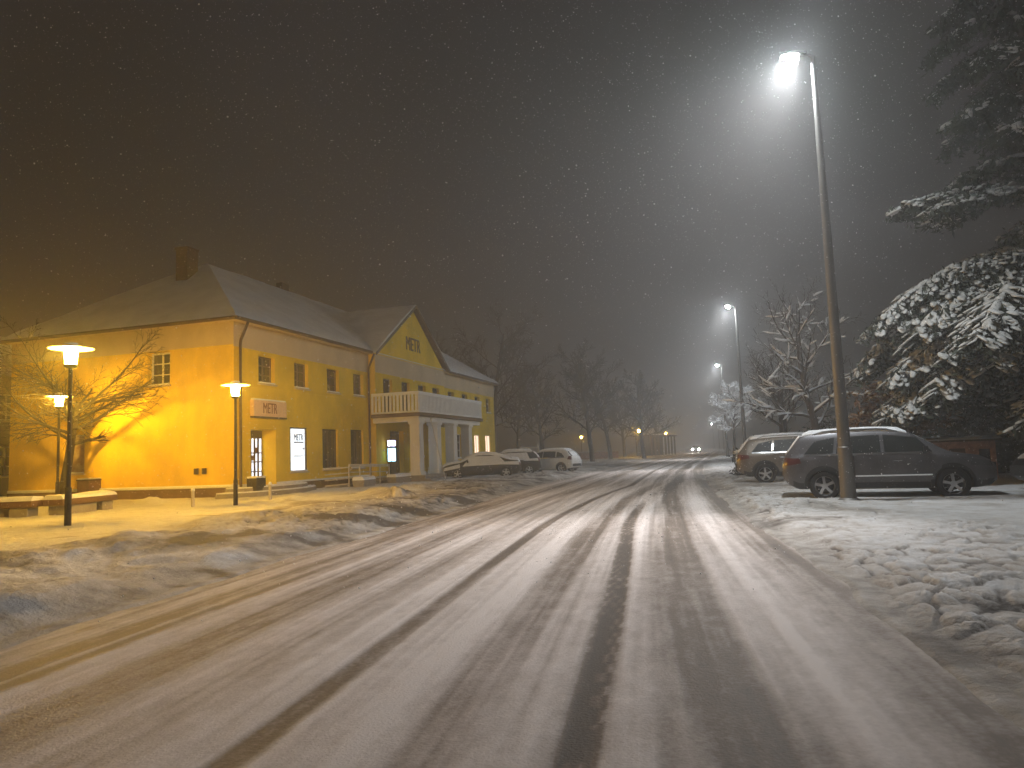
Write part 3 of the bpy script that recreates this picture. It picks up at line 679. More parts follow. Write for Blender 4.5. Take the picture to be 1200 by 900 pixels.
# planter tubs lying below the railing
for (s, off, lab, rot) in ((6.6, 2.0, 'snow capped long planter in front of the ramp railing, closer to the shop door', .1), (10.0, 2.15, 'snow capped long planter between ramp railing and porch pillar', -.15)):
    q = fb(s, off, .08); t = empty('planter', q, BR + rot, lab, 'planter', 'planters by the ramp')
    s_ = MB(); s_.add([(-.62, -.24, -.1), (.62, -.24, -.1), (.62, .24, -.1), (-.62, .24, -.1), (-.72, -.30, .36), (.72, -.30, .36), (.72, .30, .36), (-.72, .30, .36)], [(0, 3, 2, 1), (4, 5, 6, 7), (0, 1, 5, 4), (1, 2, 6, 5), (2, 3, 7, 6), (3, 0, 4, 7)]); s_.build('tub', M['concrete'], t, bevel=.03)
    s_ = MB(); roof_snow(s_, ((-.7, -.28, .36), (.7, -.28, .36), (.7, .28, .36), (-.7, .28, .36)), .17, 30, int(s * 3)); s_.build('snow_cover', M['snow_clean'], t, smooth=True)
# utility box by the shop steps
q = fb(.35, .75, .1); t = empty('utility_box', q, BR, 'small dark utility box at the corner beside the shop steps', 'box')
s_ = MB(); s_.box(-.3, .3, -.22, .22, -.1, .72); s_.build('cabinet', M['dark_steel'], t, bevel=.02)
s_ = MB(); s_.box(-.25, .0, -.235, -.221, .05, .66); s_.box(.02, .26, -.235, -.221, .05, .66); s_.build('cabinet_door', M['black'], t)
s_ = MB(); s_.box(-.3, .3, -.22, .22, .722, .80); s_.build('snow_cover', M['snow_clean'], t, bevel=.03)

# neighbour building on the far left
NB = empty('neighbouring_house', fb(2.0, -19.0, 0), BR, 'brown rendered neighbouring house behind the far end of the yellow building', 'building')
w = MB(); nops = [(1.2, 2.2, 1.2, 2.8, .2), (3.4, 4.4, 1.2, 2.8, .2), (1.2, 2.2, 4.2, 5.6, .2), (3.4, 4.4, 4.2, 5.6, .2)]
wall(w, (0, 0, 0), (1, 0, 0), (0, -1, 0), 14, -.3, 6.6, nops); wall(w, (0, 0, 0), (0, 1, 0), (-1, 0, 0), 9, -.3, 6.6, nops); wall(w, (14, 0, 0), (0, 1, 0), (1, 0, 0), 9, -.3, 6.6, []); wall(w, (0, 9, 0), (1, 0, 0), (0, 1, 0), 14, -.3, 6.6, [])
w.build('wall', M['grey_wall'], NB)
_B = B; B = NB
for (a, b, c, e, d) in nops: window((0, 0, 0), (1, 0, 0), (0, -1, 0), a, b, c, e, .18); window((0, 0, 0), (0, 1, 0), (-1, 0, 0), a, b, c, e, .18)
B = _B
w = MB(); E = [(-.4, -.4, 6.6), (14.4, -.4, 6.6), (14.4, 9.4, 6.6), (-.4, 9.4, 6.6)]; K = [(4.5, 4.5, 9.6), (9.5, 4.5, 9.6)]
w.add([E[0], E[1], K[1], K[0]], [(0, 1, 2, 3)]); w.add([E[1], E[2], K[1]], [(0, 1, 2)]); w.add([E[2], E[3], K[0], K[1]], [(0, 1, 2, 3)]); w.add([E[3], E[0], K[0]], [(0, 1, 2)]); w.add(E, [(3, 2, 1, 0)])
w.build('roof', M['snow_clean'], NB)

# ------------------------------------------------------------------ street lamps
def dome(mb, c, r, h, k=10, n=3):
    prof = [(r * math.cos(math.pi / 2 * i / n), -h * math.sin(math.pi / 2 * i / n)) for i in range(n)]
    vs = [(c[0] + q * math.cos(2 * math.pi * j / k), c[1] + q * math.sin(2 * math.pi * j / k), c[2] + z) for (q, z) in prof for j in range(k)] + [(c[0], c[1], c[2] - h)]
    fs = [(i * k + j, (i + 1) * k + j, (i + 1) * k + (j + 1) % k, i * k + (j + 1) % k) for i in range(n - 1) for j in range(k)]
    fs += [((n - 1) * k + j, n * k, (n - 1) * k + (j + 1) % k) for j in range(k)]
    mb.add(vs, fs)

def copy_tree(o, parent=None, loc=None, rz=None, label=None, group=None):
    c = o.copy(); COL.objects.link(c)
    if parent is not None: c.parent = parent
    if loc is not None: c.location = loc
    if rz is not None: c.rotation_euler.z = rz
    if label: c['label'] = label
    if group: c['group'] = group
    for ch in [q for q in o.children]: copy_tree(ch, c)
    return c

LG = 'tall white street lamps along the road'
tall = empty('street_lamp', (7.28, 16.1, 0.05), RAD(165), 'tall steel street lamp beside the grey car, glaring white at the top', 'street lamp', LG)
s_ = MB(); s_.tube([(0, 0, -.2), (0, 0, 1.2), (0, 0, 1.22), (0, 0, 10.25)], [.165, .155, .135, .058], 14); s_.build('pole', M['steel'], tall, smooth=True)
s_ = MB(); s_.lathe([(.22, -.05), (.22, .06), (.17, .10), (.165, .3)], 14); s_.build('base_collar', M['steel'], tall, smooth=True)
s_ = MB(); s_.box(-.168, -.14, -.06, .06, .55, 1.0); s_.build('service_door', M['dark_steel'], tall)
s_ = MB(); s_.tube([(0, 0, 10.22), (.08, 0, 10.32), (.2, 0, 10.36)], .04, 8); s_.build('arm', M['steel'], tall, smooth=True)
s_ = MB(); s_.add([(.12, -.09, 10.33), (.72, -.14, 10.36), (.72, .14, 10.36), (.12, .09, 10.33), (.12, -.07, 10.40), (.70, -.11, 10.45), (.70, .11, 10.45), (.12, .07, 10.40)], [(0, 3, 2, 1), (4, 5, 6, 7), (0, 1, 5, 4), (1, 2, 6, 5), (2, 3, 7, 6), (3, 0, 4, 7)])
hd = s_.build('lamp_head', M['dark_steel'], tall, bevel=.015)
s_ = MB(); dome(s_, (0, 0, 0), .14, .10)
lt = bpy.data.lights.new('lamp_beam', 'SPOT'); lt.energy = 2500; lt.color = (1.0, 0.965, 0.95); lt.spot_size = RAD(64); lt.spot_blend = 1.0; lt.shadow_soft_size = .12
lo = bpy.data.objects.new('lamp_beam', lt); link(lo, tall); lo.location = (.46, 0, 10.20); lo.rotation_euler = Vector((-4.8, -7.6, 10.2)).to_track_quat('Z', 'Y').to_euler()
tm = Matrix.Translation((.46, 0, 10.33)) @ Matrix.Rotation(RAD(-32), 4, 'Y'); s_.v = [tuple(tm @ Vector(v)) for v in s_.v]; s_.build('lens', M['led'], hd)
s_ = MB(); s_.add([(.33, -.15, 10.19), (.33, .15, 10.19), (.30, .15, 10.345), (.30, -.15, 10.345), (.315, -.15, 10.19), (.315, .15, 10.19), (.285, .15, 10.345), (.285, -.15, 10.345)], [(0, 1, 2, 3), (7, 6, 5, 4), (0, 4, 5, 1), (1, 5, 6, 2), (3, 2, 6, 7), (0, 3, 7, 4)]); s_.build('glare_shield', M['dark_steel'], hd)
LAMPS = [(14.7, 46.5, 'tall white street lamp behind the leafless snowy tree, second along the road'),
         (23.6, 81.0, 'white street lamp just above the small snow frosted tree'),
         (56.3, 196.0, 'distant white street lamp, highest of the tiny far cluster beyond the frosted tree'),
         (67.2, 239.0, 'far white street lamp, middle one in the distant row'),
         (83.8, 306.0, 'very far white street lamp low over the bright road end'),
         (117.5, 450.0, 'most distant white street lamp, nearly level with the headlights')]
for (x, y, l) in LAMPS: copy_tree(tall, None, (x, y, 0.05), RAD(163 - (8 if y > 50 else 0)), l, LG)

SG = 'amber post lamps with flat disc caps'
lamp = empty('post_lamp', (-10.21, 16.67, 0.1), 0, 'amber post lamp with flat disc cap, biggest and nearest, beside the bare tree', 'street lamp', SG)
LH = 4.14
s_ = MB(); s_.tube([(0, 0, -.2), (0, 0, .9), (0, 0, .92), (0, 0, LH - .43)], [.075, .07, .05, .045], 12); s_.build('pole', M['dark_steel'], lamp, smooth=True)
s_ = MB(); s_.lathe([(.05, LH - .50), (.13, LH - .46), (.15, LH - .40), (.12, LH - .395)], 18); s_.build('collar', M['dark_steel'], lamp, smooth=True)
s_ = MB(); s_.lathe([(.118, LH - .392), (.135, LH - .2), (.15, LH - .05), (.15, LH - .042)], 14); s_.build('glass_shade', M['sodium'], lamp, smooth=True)
s_ = MB(); s_.lathe([(.05, LH - .04), (.47, LH - .035), (.48, LH - .02), (.30, LH + .02), (.16, LH + .05), (.14, LH + .10), (.02, LH + .13)], 28); cap_ = s_.build('disc_cap', M['white'], lamp, smooth=True)
for (x, y, z, k, l) in [(-8.55, 22.3, 0.1, .905, 'amber post lamp with flat disc cap standing before the corner of the yellow building'),
                     (-16.75, 26.7, 0.1, .98, 'amber post lamp with flat disc cap, half hidden behind bare tree branches'),
                     (13.0, 141.0, 0, 1, 'distant amber lamp glowing beyond the white hatchback'),
                     (18.4, 107.0, 0, 1, 'distant amber lamp on a dark post at the edge of the park'),
                     (29.1, 139.5, 0, 1, 'distant amber lamp beside the row of pale posts'),
                     (17.8, 20.0, 0.05, 1, 'amber post lamp behind the snowy conifer near the low brick bin shelter')]:
    c = copy_tree(lamp, None, (x, y, z), 0, l, SG); c.scale = (k, k, k)
    if x == 17.8:
        for ch_ in c.children:
            if ch_.name.startswith('glass_shade'): ch_.data = ch_.data.copy(); ch_.data.materials[0] = M['sodium_dim']

# ------------------------------------------------------------------ street furniture on the left
q = (-17.3, 29.7, .1); t = empty('litter_bin', (q[0], q[1], gz(q[0], q[1]) - .05), BR, 'brown boxy litter bin in front of the yellow side wall', 'litter bin')
s_ = MB(); s_.box(-.36, .36, -.3, .3, .08, .86); s_.build('bin_body', M['wood'], t, bevel=.02)
s_ = MB(); s_.box(-.39, .39, -.33, .33, .862, .91); s_.build('lid', M['frame_dark'], t, bevel=.015)
s_ = MB(); s_.box(-.33, -.25, -.27, .27, -.1, .078); s_.box(.25, .33, -.27, .27, -.1, .078); s_.each('leg', M['dark_steel'], t)
s_ = MB(); s_.box(-.37, .37, -.31, .31, .912, .97); s_.build('snow_cover', M['snow_clean'], t, bevel=.03)
def low_wall(x, y, rz, L, D, label):
    t = empty('bench', (x, y, .12), rz, label, 'bench', 'low snow covered stone benches')
    s_ = MB(); s_.box(0, L, -D / 2, D / 2, .30, .47); s_.build('seat', M['wood'], t, bevel=.02)
    n = max(2, int(L / 1.6))
    for i in range(n):
        a = .15 + (L - .8) * i / (n - 1); s_ = MB(); s_.box(a, a + (L - .8) / (n - 1) - .25 if i < n - 1 else a + .5, -D / 2 + .06, D / 2 - .06, -.2, .298); s_.build('support', M['concrete'], t, bevel=.015)
    s_ = MB(); roof_snow(s_, ((0.02, -D / 2 + .02, .47), (L - .02, -D / 2 + .02, .47), (L - .02, D / 2 - .02, .47), (.02, D / 2 - .02, .47)), .13, 40, int(L * 7)); s_.build('snow_cover', M['snow_clean'], t, smooth=True)
low_wall(-17.0, 20.4, RAD(2), 3.6, .62, 'low snow covered bench at the edge of the square, front one')
low_wall(-13.05, 20.6, RAD(84), 2.4, .62, 'low snow covered bench turned away behind the lamp post')
for (x, y, l) in ((-9.9, 22.4, 'short pale bollard in the snow before the yellow corner'), (-7.9, 23.5, 'short pale bollard in the snow in front of the shop steps')):
    t = empty('bollard', (x, y, gz(x, y) - .05), 0, l, 'bollard', 'short bollards on the square')
    s_ = MB(); s_.tube([(0, 0, -.1), (0, 0, .52)], .05, 10); s_.build('post', M['rail'], t, smooth=True)
    s_ = MB(); s_.lathe([(.055, .521), (.065, .55), (.045, .60), (.005, .62)], 10); s_.build('snow_cover', M['snow_clean'], t, smooth=True)

# ------------------------------------------------------------------ trees
def grow(rng, base, d, L, r, lev, P, out, nmax=None):
    """recursive limb skeleton; out gets (points, radii, level)"""
    p = P[min(lev, len(P) - 1)]; n = p['seg']; pts = [Vector(base)]; rad = [r]; d = Vector(d).normalized()
    for i in range(n):
        j = Vector((rng.gauss(0, 1), rng.gauss(0, 1), rng.gauss(0, 1))) * p['wob']
        d = (d + j + Vector((0, 0, p['up']))).normalized()
        pts.append(pts[-1] + d * (L / n)); rad.append(r * (1 - (1 - p['tip']) * (i + 1) / n))
    out.append((pts, rad, lev))
    if lev + 1 >= len(P): return
    for k in range(p['n']):
        f = p['f0'] + (1 - p['f0']) * ((k + rng.random()) / p['n']); f = min(f, .98)
        i = min(int(f * n), n - 1); a = f * n - i
        b = pts[i].lerp(pts[i + 1], a); ax = (pts[i + 1] - pts[i]).normalized()
        ang = RAD(p['ang'] + rng.uniform(-12, 12)); az = k * 2.4 + rng.uniform(-.6, .6)
        u = ax.orthogonal().normalized(); w_ = ax.cross(u); nd = ax * math.cos(ang) + (u * math.cos(az) + w_ * math.sin(az)) * math.sin(ang)
        if lev >= 1 and 'flat' in p: nd.z *= p['flat']
        rr = (rad[i] * (1 - a) + rad[i + 1] * a) * p['rr']
        grow(rng, b, nd, L * p['lr'] * (1 - .45 * f if p.get('short', 1) else 1) * rng.uniform(.75, 1.15), max(rr, p.get('rmin', .004)), lev + 1, P, out)

def limbs_mesh(name, limbs, m, parent, k=(8, 5, 4, 3)):
    V = []; F = {}; o = 0
    for pts, rad, lev in limbs:
        kk = k[min(lev, len(k) - 1)]; ang = 2 * np.pi * np.arange(kk) / kk; n = len(pts)
        Pn = np.array([tuple(q) for q in pts]); D = np.gradient(Pn, axis=0); D /= np.linalg.norm(D, axis=1)[:, None] + 1e-9
        ref = np.array([0, 0, 1.0]) if abs(D[0, 2]) < .85 else np.array([1.0, 0, 0])
        Uu = np.cross(D, ref); Uu /= np.linalg.norm(Uu, axis=1)[:, None] + 1e-9; Ww = np.cross(D, Uu)
        R_ = np.asarray(rad)[:, None, None]
        ring = Pn[:, None, :] + R_ * (Uu[:, None, :] * np.cos(ang)[None, :, None] + Ww[:, None, :] * np.sin(ang)[None, :, None])
        V.append(ring.reshape(-1, 3)); i = np.arange(n - 1)[:, None] * kk; j = np.arange(kk)[None, :]; j2 = (j + 1) % kk
        F.setdefault(4, []).append((np.stack([i + j, i + kk + j, i + kk + j2, i + j2], -1).reshape(-1, 4) + o)); o += n * kk
    return mesh_np(name, np.vstack(V), np.vstack(F[4]), m, parent, smooth=True)

def snow_on(limbs, rng, thick, keep=.7, rmin=0.0, zmax=.8, name='snow_cover', parent=None, m=None):
    out = []
    for pts, rad, lev in limbs:
        if max(rad) < rmin: continue
        run = []; rr = []
        for i in range(len(pts) - 1):
            d = (pts[i + 1] - pts[i]).normalized()
            if abs(d.z) < zmax and rng.random() < keep:
                if not run: run = [pts[i]]; rr = [rad[i]]
                run.append(pts[i + 1]); rr.append(rad[i + 1])
            else:
                if len(run) > 1: out.append((run, rr))
                run = []; rr = []
        if len(run) > 1: out.append((run, rr))
    L = []
    for run, rr in out:
        P2 = []; R2 = []
        for i, (a, b) in enumerate(zip(run, rr)):
            th = thick * rng.uniform(.55, 1.35); 
            if i in (0, len(run) - 1): th *= .35
            P2.append(a + Vector((0, 0, b * .75 + th * .35))); R2.append(th * .7 + b * .45)
        L.append((P2, R2, 3))
    if L: return limbs_mesh(name, L, m or M['snow_clean'], parent, k=(5, 5, 5, 5))

def tree(x, y, seed, P, H, r, label, group, bark='bark', snow=0.03, keep=.6, lean=(0, 0), zmax=.8, trunk_only_levels=1, rz=0, snow_rmin=0.0, z=None):
    rng = random.Random(seed)
    t = empty('tree', (x, y, (gz(x, y) if z is None else z) - .08), rz, label, 'tree', group)
    out = []; grow(rng, (0, 0, 0), (lean[0], lean[1], 1), H, r, 0, P, out)
    limbs_mesh('trunk', [l for l in out if l[2] < trunk_only_levels], M[bark], t, k=(12, 6, 4, 3))
    limbs_mesh('crown', [l for l in out if l[2] >= trunk_only_levels], M[bark], t)
    if snow: snow_on(out, rng, snow, keep, snow_rmin, zmax, parent=t)
    return t

# the wide little tree in front of the yellow side wall
P_sq = [dict(seg=7, wob=.03, up=.03, tip=.6, n=14, f0=.56, ang=62, lr=.98, rr=.5, short=0),
        dict(seg=8, wob=.06, up=.012, tip=.2, n=12, f0=.12, ang=30, lr=.5, rr=.5, flat=.45, rmin=.010),
        dict(seg=6, wob=.09, up=.004, tip=.3, n=9, f0=.12, ang=32, lr=.5, rr=.6, rmin=.007),
        dict(seg=4, wob=.11, up=.0, tip=.5, n=3, f0=.3, ang=30, lr=.55, rr=.7, rmin=.007),
        dict(seg=3, wob=.1, up=0, tip=.6, n=0, f0=.3, ang=30, lr=.6, rr=.7, rmin=.006)]
tree(-17.7, 28.5, 4, P_sq, 4.1, .19, 'low spreading leafless tree lit amber in front of the yellow side wall', None, 'bark_warm', 0, lean=(.10, 0), z=.1)

P_big = [dict(seg=10, wob=.05, up=.03, tip=.3, n=22, f0=.27, ang=60, lr=.46, rr=.5),
         dict(seg=8, wob=.10, up=.02, tip=.25, n=10, f0=.2, ang=42, lr=.50, rr=.6, flat=.75),
         dict(seg=5, wob=.12, up=.0, tip=.35, n=5, f0=.15, ang=38, lr=.55, rr=.6, rmin=.01),
         dict(seg=4, wob=.12, up=-.01, tip=.5, n=0, f0=.3, ang=32, lr=.55, rr=.7, rmin=.008)]
tree(11.5, 27.2, 12, P_big, 7.0, .17, 'leafless tree with thick snow along its branches behind the parked cars', None, 'bark', .055, .72, snow_rmin=.012)
P_small = [dict(seg=6, wob=.03, up=.03, tip=.55, n=18, f0=.42, ang=58, lr=.50, rr=.55), dict(seg=6, wob=.08, up=.03, tip=.25, n=14, f0=.15, ang=36, lr=.5, rr=.6),
           dict(seg=4, wob=.1, up=.02, tip=.4, n=8, f0=.15, ang=34, lr=.55, rr=.6, rmin=.010), dict(seg=3, wob=.1, up=.0, tip=.6, n=0, f0=.3, ang=30, lr=.6, rr=.7, rmin=.009)]
P_round = [dict(seg=6, wob=.04, up=.03, tip=.55, n=10, f0=.42, ang=48, lr=.85, rr=.55),
           dict(seg=7, wob=.09, up=.05, tip=.25, n=9, f0=.2, ang=36, lr=.5, rr=.6),
           dict(seg=5, wob=.1, up=.03, tip=.35, n=6, f0=.15, ang=34, lr=.55, rr=.6, rmin=.008),
           dict(seg=3, wob=.1, up=.02, tip=.5, n=3, f0=.3, ang=30, lr=.6, rr=.7, rmin=.007), dict(seg=3, wob=.1, up=0, tip=.6, n=0, f0=.3, ang=30, lr=.5, rr=.7, rmin=.006)]
tree(13.3, 36, 21, P_round, 4.4, .2, 'dark bare round headed tree behind the beige car, a little snow in its forks', None, 'bark', .02, .3, snow_rmin=.015)
tree(15.2, 41, 22, P_round, 4.9, .2, 'dark bare tree close behind the second tall lamp', None, 'bark', .02, .25, snow_rmin=.015)
tree(16.5, 55, 23, P_small, 5.2, .12, 'small frosted tree white with snow beside the far end of the road', None, 'bark', .07, .95, zmax=.97)
P_far = [dict(seg=9, wob=.04, up=.04, tip=.35, n=15, f0=.25, ang=48, lr=.55, rr=.5),
         dict(seg=6, wob=.10, up=.05, tip=.3, n=9, f0=.15, ang=42, lr=.5, rr=.6, rmin=.03),
         dict(seg=4, wob=.13, up=.03, tip=.5, n=11, f0=.1, ang=42, lr=.55, rr=.7, rmin=.024),
         dict(seg=3, wob=.14, up=0, tip=.8, n=0, f0=.1, ang=40, lr=.5, rr=.8, rmin=.02)]
FT = [(-2.2, 75, 31, 14.0, 'bark_red', 'tall reddish bare tree rising behind the far end of the yellow building'), (-9, 84, 32, 12.5, 'bark_red', 'reddish bare tree half hidden by the yellow building roof'),
      (3.6, 92, 33, 10.5, 'bark_dark', 'dim bare tree behind the white hatchback'), (8.5, 80, 34, 11.0, 'bark_dark', 'dark bare tree in the park between hatchback and amber lamps'),
      (12.6, 96, 35, 11.8, 'bark_dark', 'dim rounded bare tree standing left of the amber lamp post'), (15.6, 88, 36, 9.0, 'bark_dark', 'lower dark bare tree nearest the bend in the park'),
      (17.8, 118, 37, 10, 'bark_dark', 'faint bare tree in the haze above the amber lights'), (24.0, 122, 38, 9.5, 'bark_dark', 'faint bare tree by the row of pale posts'), (0.5, 108, 39, 13, 'bark_dark', 'hazy tall bare tree between the reddish tree and the park')]
for (x, y, s, h, b, l) in FT: tree(x, y, s, P_far, h, .28, l, 'park trees fading into the haze', b, 0)

# ---- conifer and shrubs: many small faces
def leaf_cloud(name, C_, N, size, m, parent, rng, droop=.3, aspect=1.6):
    """N little leaf quads round the centres C_ (n,4: x,y,z,spread)"""
    C_ = np.asarray(C_, float); idx = rng.integers(0, len(C_), N); P_ = C_[idx, :3] + rng.normal(0, 1, (N, 3)) * C_[idx, 3:4] * np.array([1, 1, .7])
    a = rng.normal(0, 1, (N, 3)); a[:, 2] -= droop; a /= np.linalg.norm(a, axis=1)[:, None]
    b = np.cross(a, rng.normal(0, 1, (N, 3))); b /= np.linalg.norm(b, axis=1)[:, None] + 1e-9
    s = size * rng.uniform(.5, 1.3, (N, 1)); a = a * s * aspect; b = b * s * .5
    V = np.stack([P_ - a, P_ + b * .9, P_ + a, P_ - b * .9], 1).reshape(-1, 3)
    return mesh_np(name, V, np.arange(N * 4).reshape(-1, 4), m, parent)

_ico = None
def blobs(name, items, parent, rng, m=None):
    """items: (centre, axes 3x3 rows) -> lumpy snow pads in one mesh"""
    global _ico
    if _ico is None:
        bm = bmesh.new(); bmesh.ops.create_icosphere(bm, subdivisions=2, radius=1); bm.verts.ensure_lookup_table()
        _ico = (np.array([tuple(v.co) for v in bm.verts]), np.array([[v.index for v in f.verts] for f in bm.faces])); bm.free()
    iv, jf = _ico; V = []; F = []; n = len(iv)
    for k, (c, A) in enumerate(items):
        w_ = iv * (1 + .55 * (fbm(iv[:, 0] * 1.6 + k * 3.1, iv[:, 1] * 1.6 + iv[:, 2] * 1.3, 2, 5) - .5)[:, None])
        w_[:, 2] = np.where(w_[:, 2] < 0, w_[:, 2] * .45, w_[:, 2]); V.append(w_ @ A + c); F.append(jf + k * n)
    return mesh_np(name, np.vstack(V), np.vstack(F), m or M['snow_clean'], parent, smooth=True)

def conifer(x, y, seed, H, boughs, label):
    """boughs: (z, azimuth deg, length, rise, droop, snow)"""
    rng = np.random.default_rng(seed); rg = random.Random(seed)
    t = empty('conifer_tree', (x, y, .05), 0, label, 'tree')
    s_ = MB(); s_.tube([(0, 0, -.2), (.05, 0, H * .4), (0, .05, H)], [.30, .2, .03], 12); s_.build('trunk', M['bark'], t, smooth=True)
    limbs = []; cl = []; pads = []; lsn = []
    for (z, az, L, rise, droop, sn) in boughs:
        a = RAD(az); d = np.array([math.cos(a), math.sin(a), 0.0]); sd = np.array([-d[1], d[0], 0.0])
        n = 12; sp = [np.array([0, 0, z]) + d * L * f + np.array([0, 0, rise * L * f - droop * L * f ** 2.2]) for f in np.linspace(0, 1, n)]
        limbs.append(([Vector(p) for p in sp], list(np.linspace(.05, .012, n)), 1)); lsn.append(sn)
        nsub = int(L * 7)
        for k in range(nsub):
            f = .12 + .88 * (k + rg.random()) / nsub; i = min(int(f * (n - 1)), n - 2); p = sp[i] + (sp[i + 1] - sp[i]) * (f * (n - 1) - i); tg = sp[i + 1] - sp[i]; tg /= np.linalg.norm(tg)
            side = 1 if k % 2 else -1; l2 = L * .36 * (1.08 - f) * rg.uniform(.7, 1.2) + .22
            dv = tg * .75 + sd * side * .8 + np.array([0, 0, rg.uniform(-.12, .1)]); dv /= np.linalg.norm(dv); m_ = 5
            q = [p + dv * l2 * g + np.array([0, 0, -.30 * l2 * g * g]) for g in np.linspace(0, 1, m_)]
            limbs.append(([Vector(v) for v in q], list(np.linspace(.016, .005, m_)), 2)); lsn.append(sn)
            for g in range(m_):
                cl.append((*(q[g] + np.array([0, 0, -.07])), .10))
                for _r in range(2 if rg.random() < sn and g > 0 else 0):
                    s0 = rg.uniform(.045, .105); up = np.array([0, 0, 1.0]); e1 = dv * s0 * 2.3; e2 = np.cross(up, dv); e2 = e2 / np.linalg.norm(e2) * s0 * .95; e1 = e1 + np.array([0, 0, -.25 * s0])
                    pads.append((q[g] + np.array([0, 0, .03]) + rng.normal(0, .075, 3) * np.array([1, 1, .4]), np.stack([e1, e2, up * s0 * .55])))
        for k in range(n - 1):
            if rg.random() < sn: s0 = rg.uniform(.08, .15); up = np.array([0, 0, 1.0]); pads.append((sp[k] + np.array([0, 0, .06]), np.stack([(sp[k + 1] - sp[k]) * .6, sd * s0, up * s0 * .7])))
    limbs_mesh('boughs', limbs, M['bark'], t, k=(6, 5, 4, 3))
    leaf_cloud('needles', cl, int(len(cl) * 15), .075, M['needle'], t, rng, .6, 1.7)
    if pads: blobs('snow_cover', pads, t, rng, M['snow_thin'])
    loads = [(l, sn_) for l, sn_ in zip(limbs, lsn) if rg.random() < sn_]
    snow_on([l for l, _ in loads], rg, .085, .72, 0, .97, parent=t, m=M['snow_thin'])
    return t

rg = random.Random(8); bo = []
for i in range(74):
    z = 2.5 + 15.4 * (i / 74); L = 5.4 * (1 - max(0, z - 6) / 17) * rg.uniform(.62, 1.2); az = 95 + (i * 137.5) % 360
    if z > 7 and rg.random() < .42: continue
    bo.append((z + .25, az, L, rg.uniform(.0, .16), rg.uniform(.34, .5), .85 if z < 6.5 else .16))
# boughs that reach out towards the road and show against the sky
bo += [(6.6, 183, 5.3, .05, .46, .98), (6.2, 196, 5.0, .02, .46, .98), (5.6, 205, 4.7, .0, .46, .98), (5.9, 174, 5.1, .0, .42, .98), (5.0, 188, 5.2, .0, .40, .98), (4.7, 215, 4.2, .0, .38, .96), (4.3, 200, 4.8, .0, .38, .96), (4.1, 180, 5.0, -.02, .36, .95),
       (3.7, 190, 5.4, -.12, .20, .92), (3.4, 178, 5.0, -.12, .2, .9), (8.4, 190, 4.5, .03, .16, .75), (8.2, 202, 4.2, .02, .18, .7)]
conifer(15.6, 20.6, 3, 19.0, bo, 'large snow laden conifer reaching over the grey parked car')

def shrub(x, y, z0, dims, seed, N, leaf, label, group, snow=60, size=.075, cat='shrub', pads_z=.5, base=0.0, nclump=60, snow_s=(.10, .24)):
    rng = np.random.default_rng(seed); rx, ry_, rz = dims
    t = empty('shrub', (x, y, z0), 0, label, cat, group)
    u = rng.normal(0, 1, (nclump, 3)); u /= np.linalg.norm(u, axis=1)[:, None]; u[:, 2] = np.abs(u[:, 2])
    C_ = u * np.array([rx, ry_, rz]) * rng.uniform(.45, 1, (nclump, 1)) + np.array([0, 0, base]); C4 = np.hstack([C_, np.full((nclump, 1), .26)])
    leaf_cloud('foliage', C4, N, size, M[leaf], t, rng)
    limbs = []
    for k in range(0, nclump, 2):
        e = Vector(C_[k]); limbs.append(([Vector((rng.normal(0, .15), rng.normal(0, .15), -.1)), e * .5 + Vector((0, 0, .15)), e], [.035, .02, .008], 1))
    limbs_mesh('stems', limbs, M['bark_dark'], t)
    items = []
    top = C_[np.argsort(-C_[:, 2] + rng.normal(0, rz * .3, nclump))][:max(1, int(nclump * pads_z))]
    for k in range(snow):
        c = top[rng.integers(0, len(top))] + rng.normal(0, .15, 3) + np.array([0, 0, .22]); s0 = rng.uniform(*snow_s); th = rng.uniform(0, 6.28)
        items.append((c, np.array([[math.cos(th) * s0 * 1.3, math.sin(th) * s0 * 1.3, -.2 * s0], [-math.sin(th) * s0, math.cos(th) * s0, 0], [0, 0, s0 * .55]])))
    if items: blobs('snow_cover', items, t, rng)
    return t
HG = 'evergreen shrubs behind the parked cars'
shrub(13.9, 26.6, 0, (2.3, 1.2, 2.3), 51, 9000, 'leaf_dark', 'dark evergreen shrub behind the grey car, near the brick bin shelter', HG, 30)
shrub(17.8, 25.6, 0, (2.4, 1.6, 3.4), 52, 11000, 'leaf_dark', 'tall dark evergreen shrub beyond the brick bin shelter', HG, 40)
shrub(15.4, 18.2, 0, (1.5, 1.2, 1.9), 53, 7000, 'leaf_dark', 'dark evergreen shrub in front of the dark car bonnet', HG, 14)
shrub(11.0, 30.5, 0, (1.7, 1.2, 1.5), 54, 6000, 'leaf_dark', 'low dark shrub under the snowy leafless tree', HG, 30)
shrub(12.8, 33.6, 0, (2.2, 1.2, 1.7), 55, 6000, 'leaf_dark', 'dark shrub behind the beige car', HG, 30)
shrub(11.9, 22.6, 0.0, (1.25, .9, 1.35), 56, 7000, 'leaf_brown', 'brown leaved shrub with lumps of snow under the conifer boughs', None, 70, .085, base=1.75, pads_z=.9, snow_s=(.10, .22))
shrub(20.5, 30.5, 0, (3, 2, 4.6), 57, 9000, 'leaf_dark', 'large dark evergreen shrub deep behind the conifer', HG, 40, .10)
shrub(16.8, 38.5, 0, (3, 1.5, 2.4), 58, 7000, 'leaf_dark', 'wide dark shrub behind the bare round headed trees', HG, 40, .09)

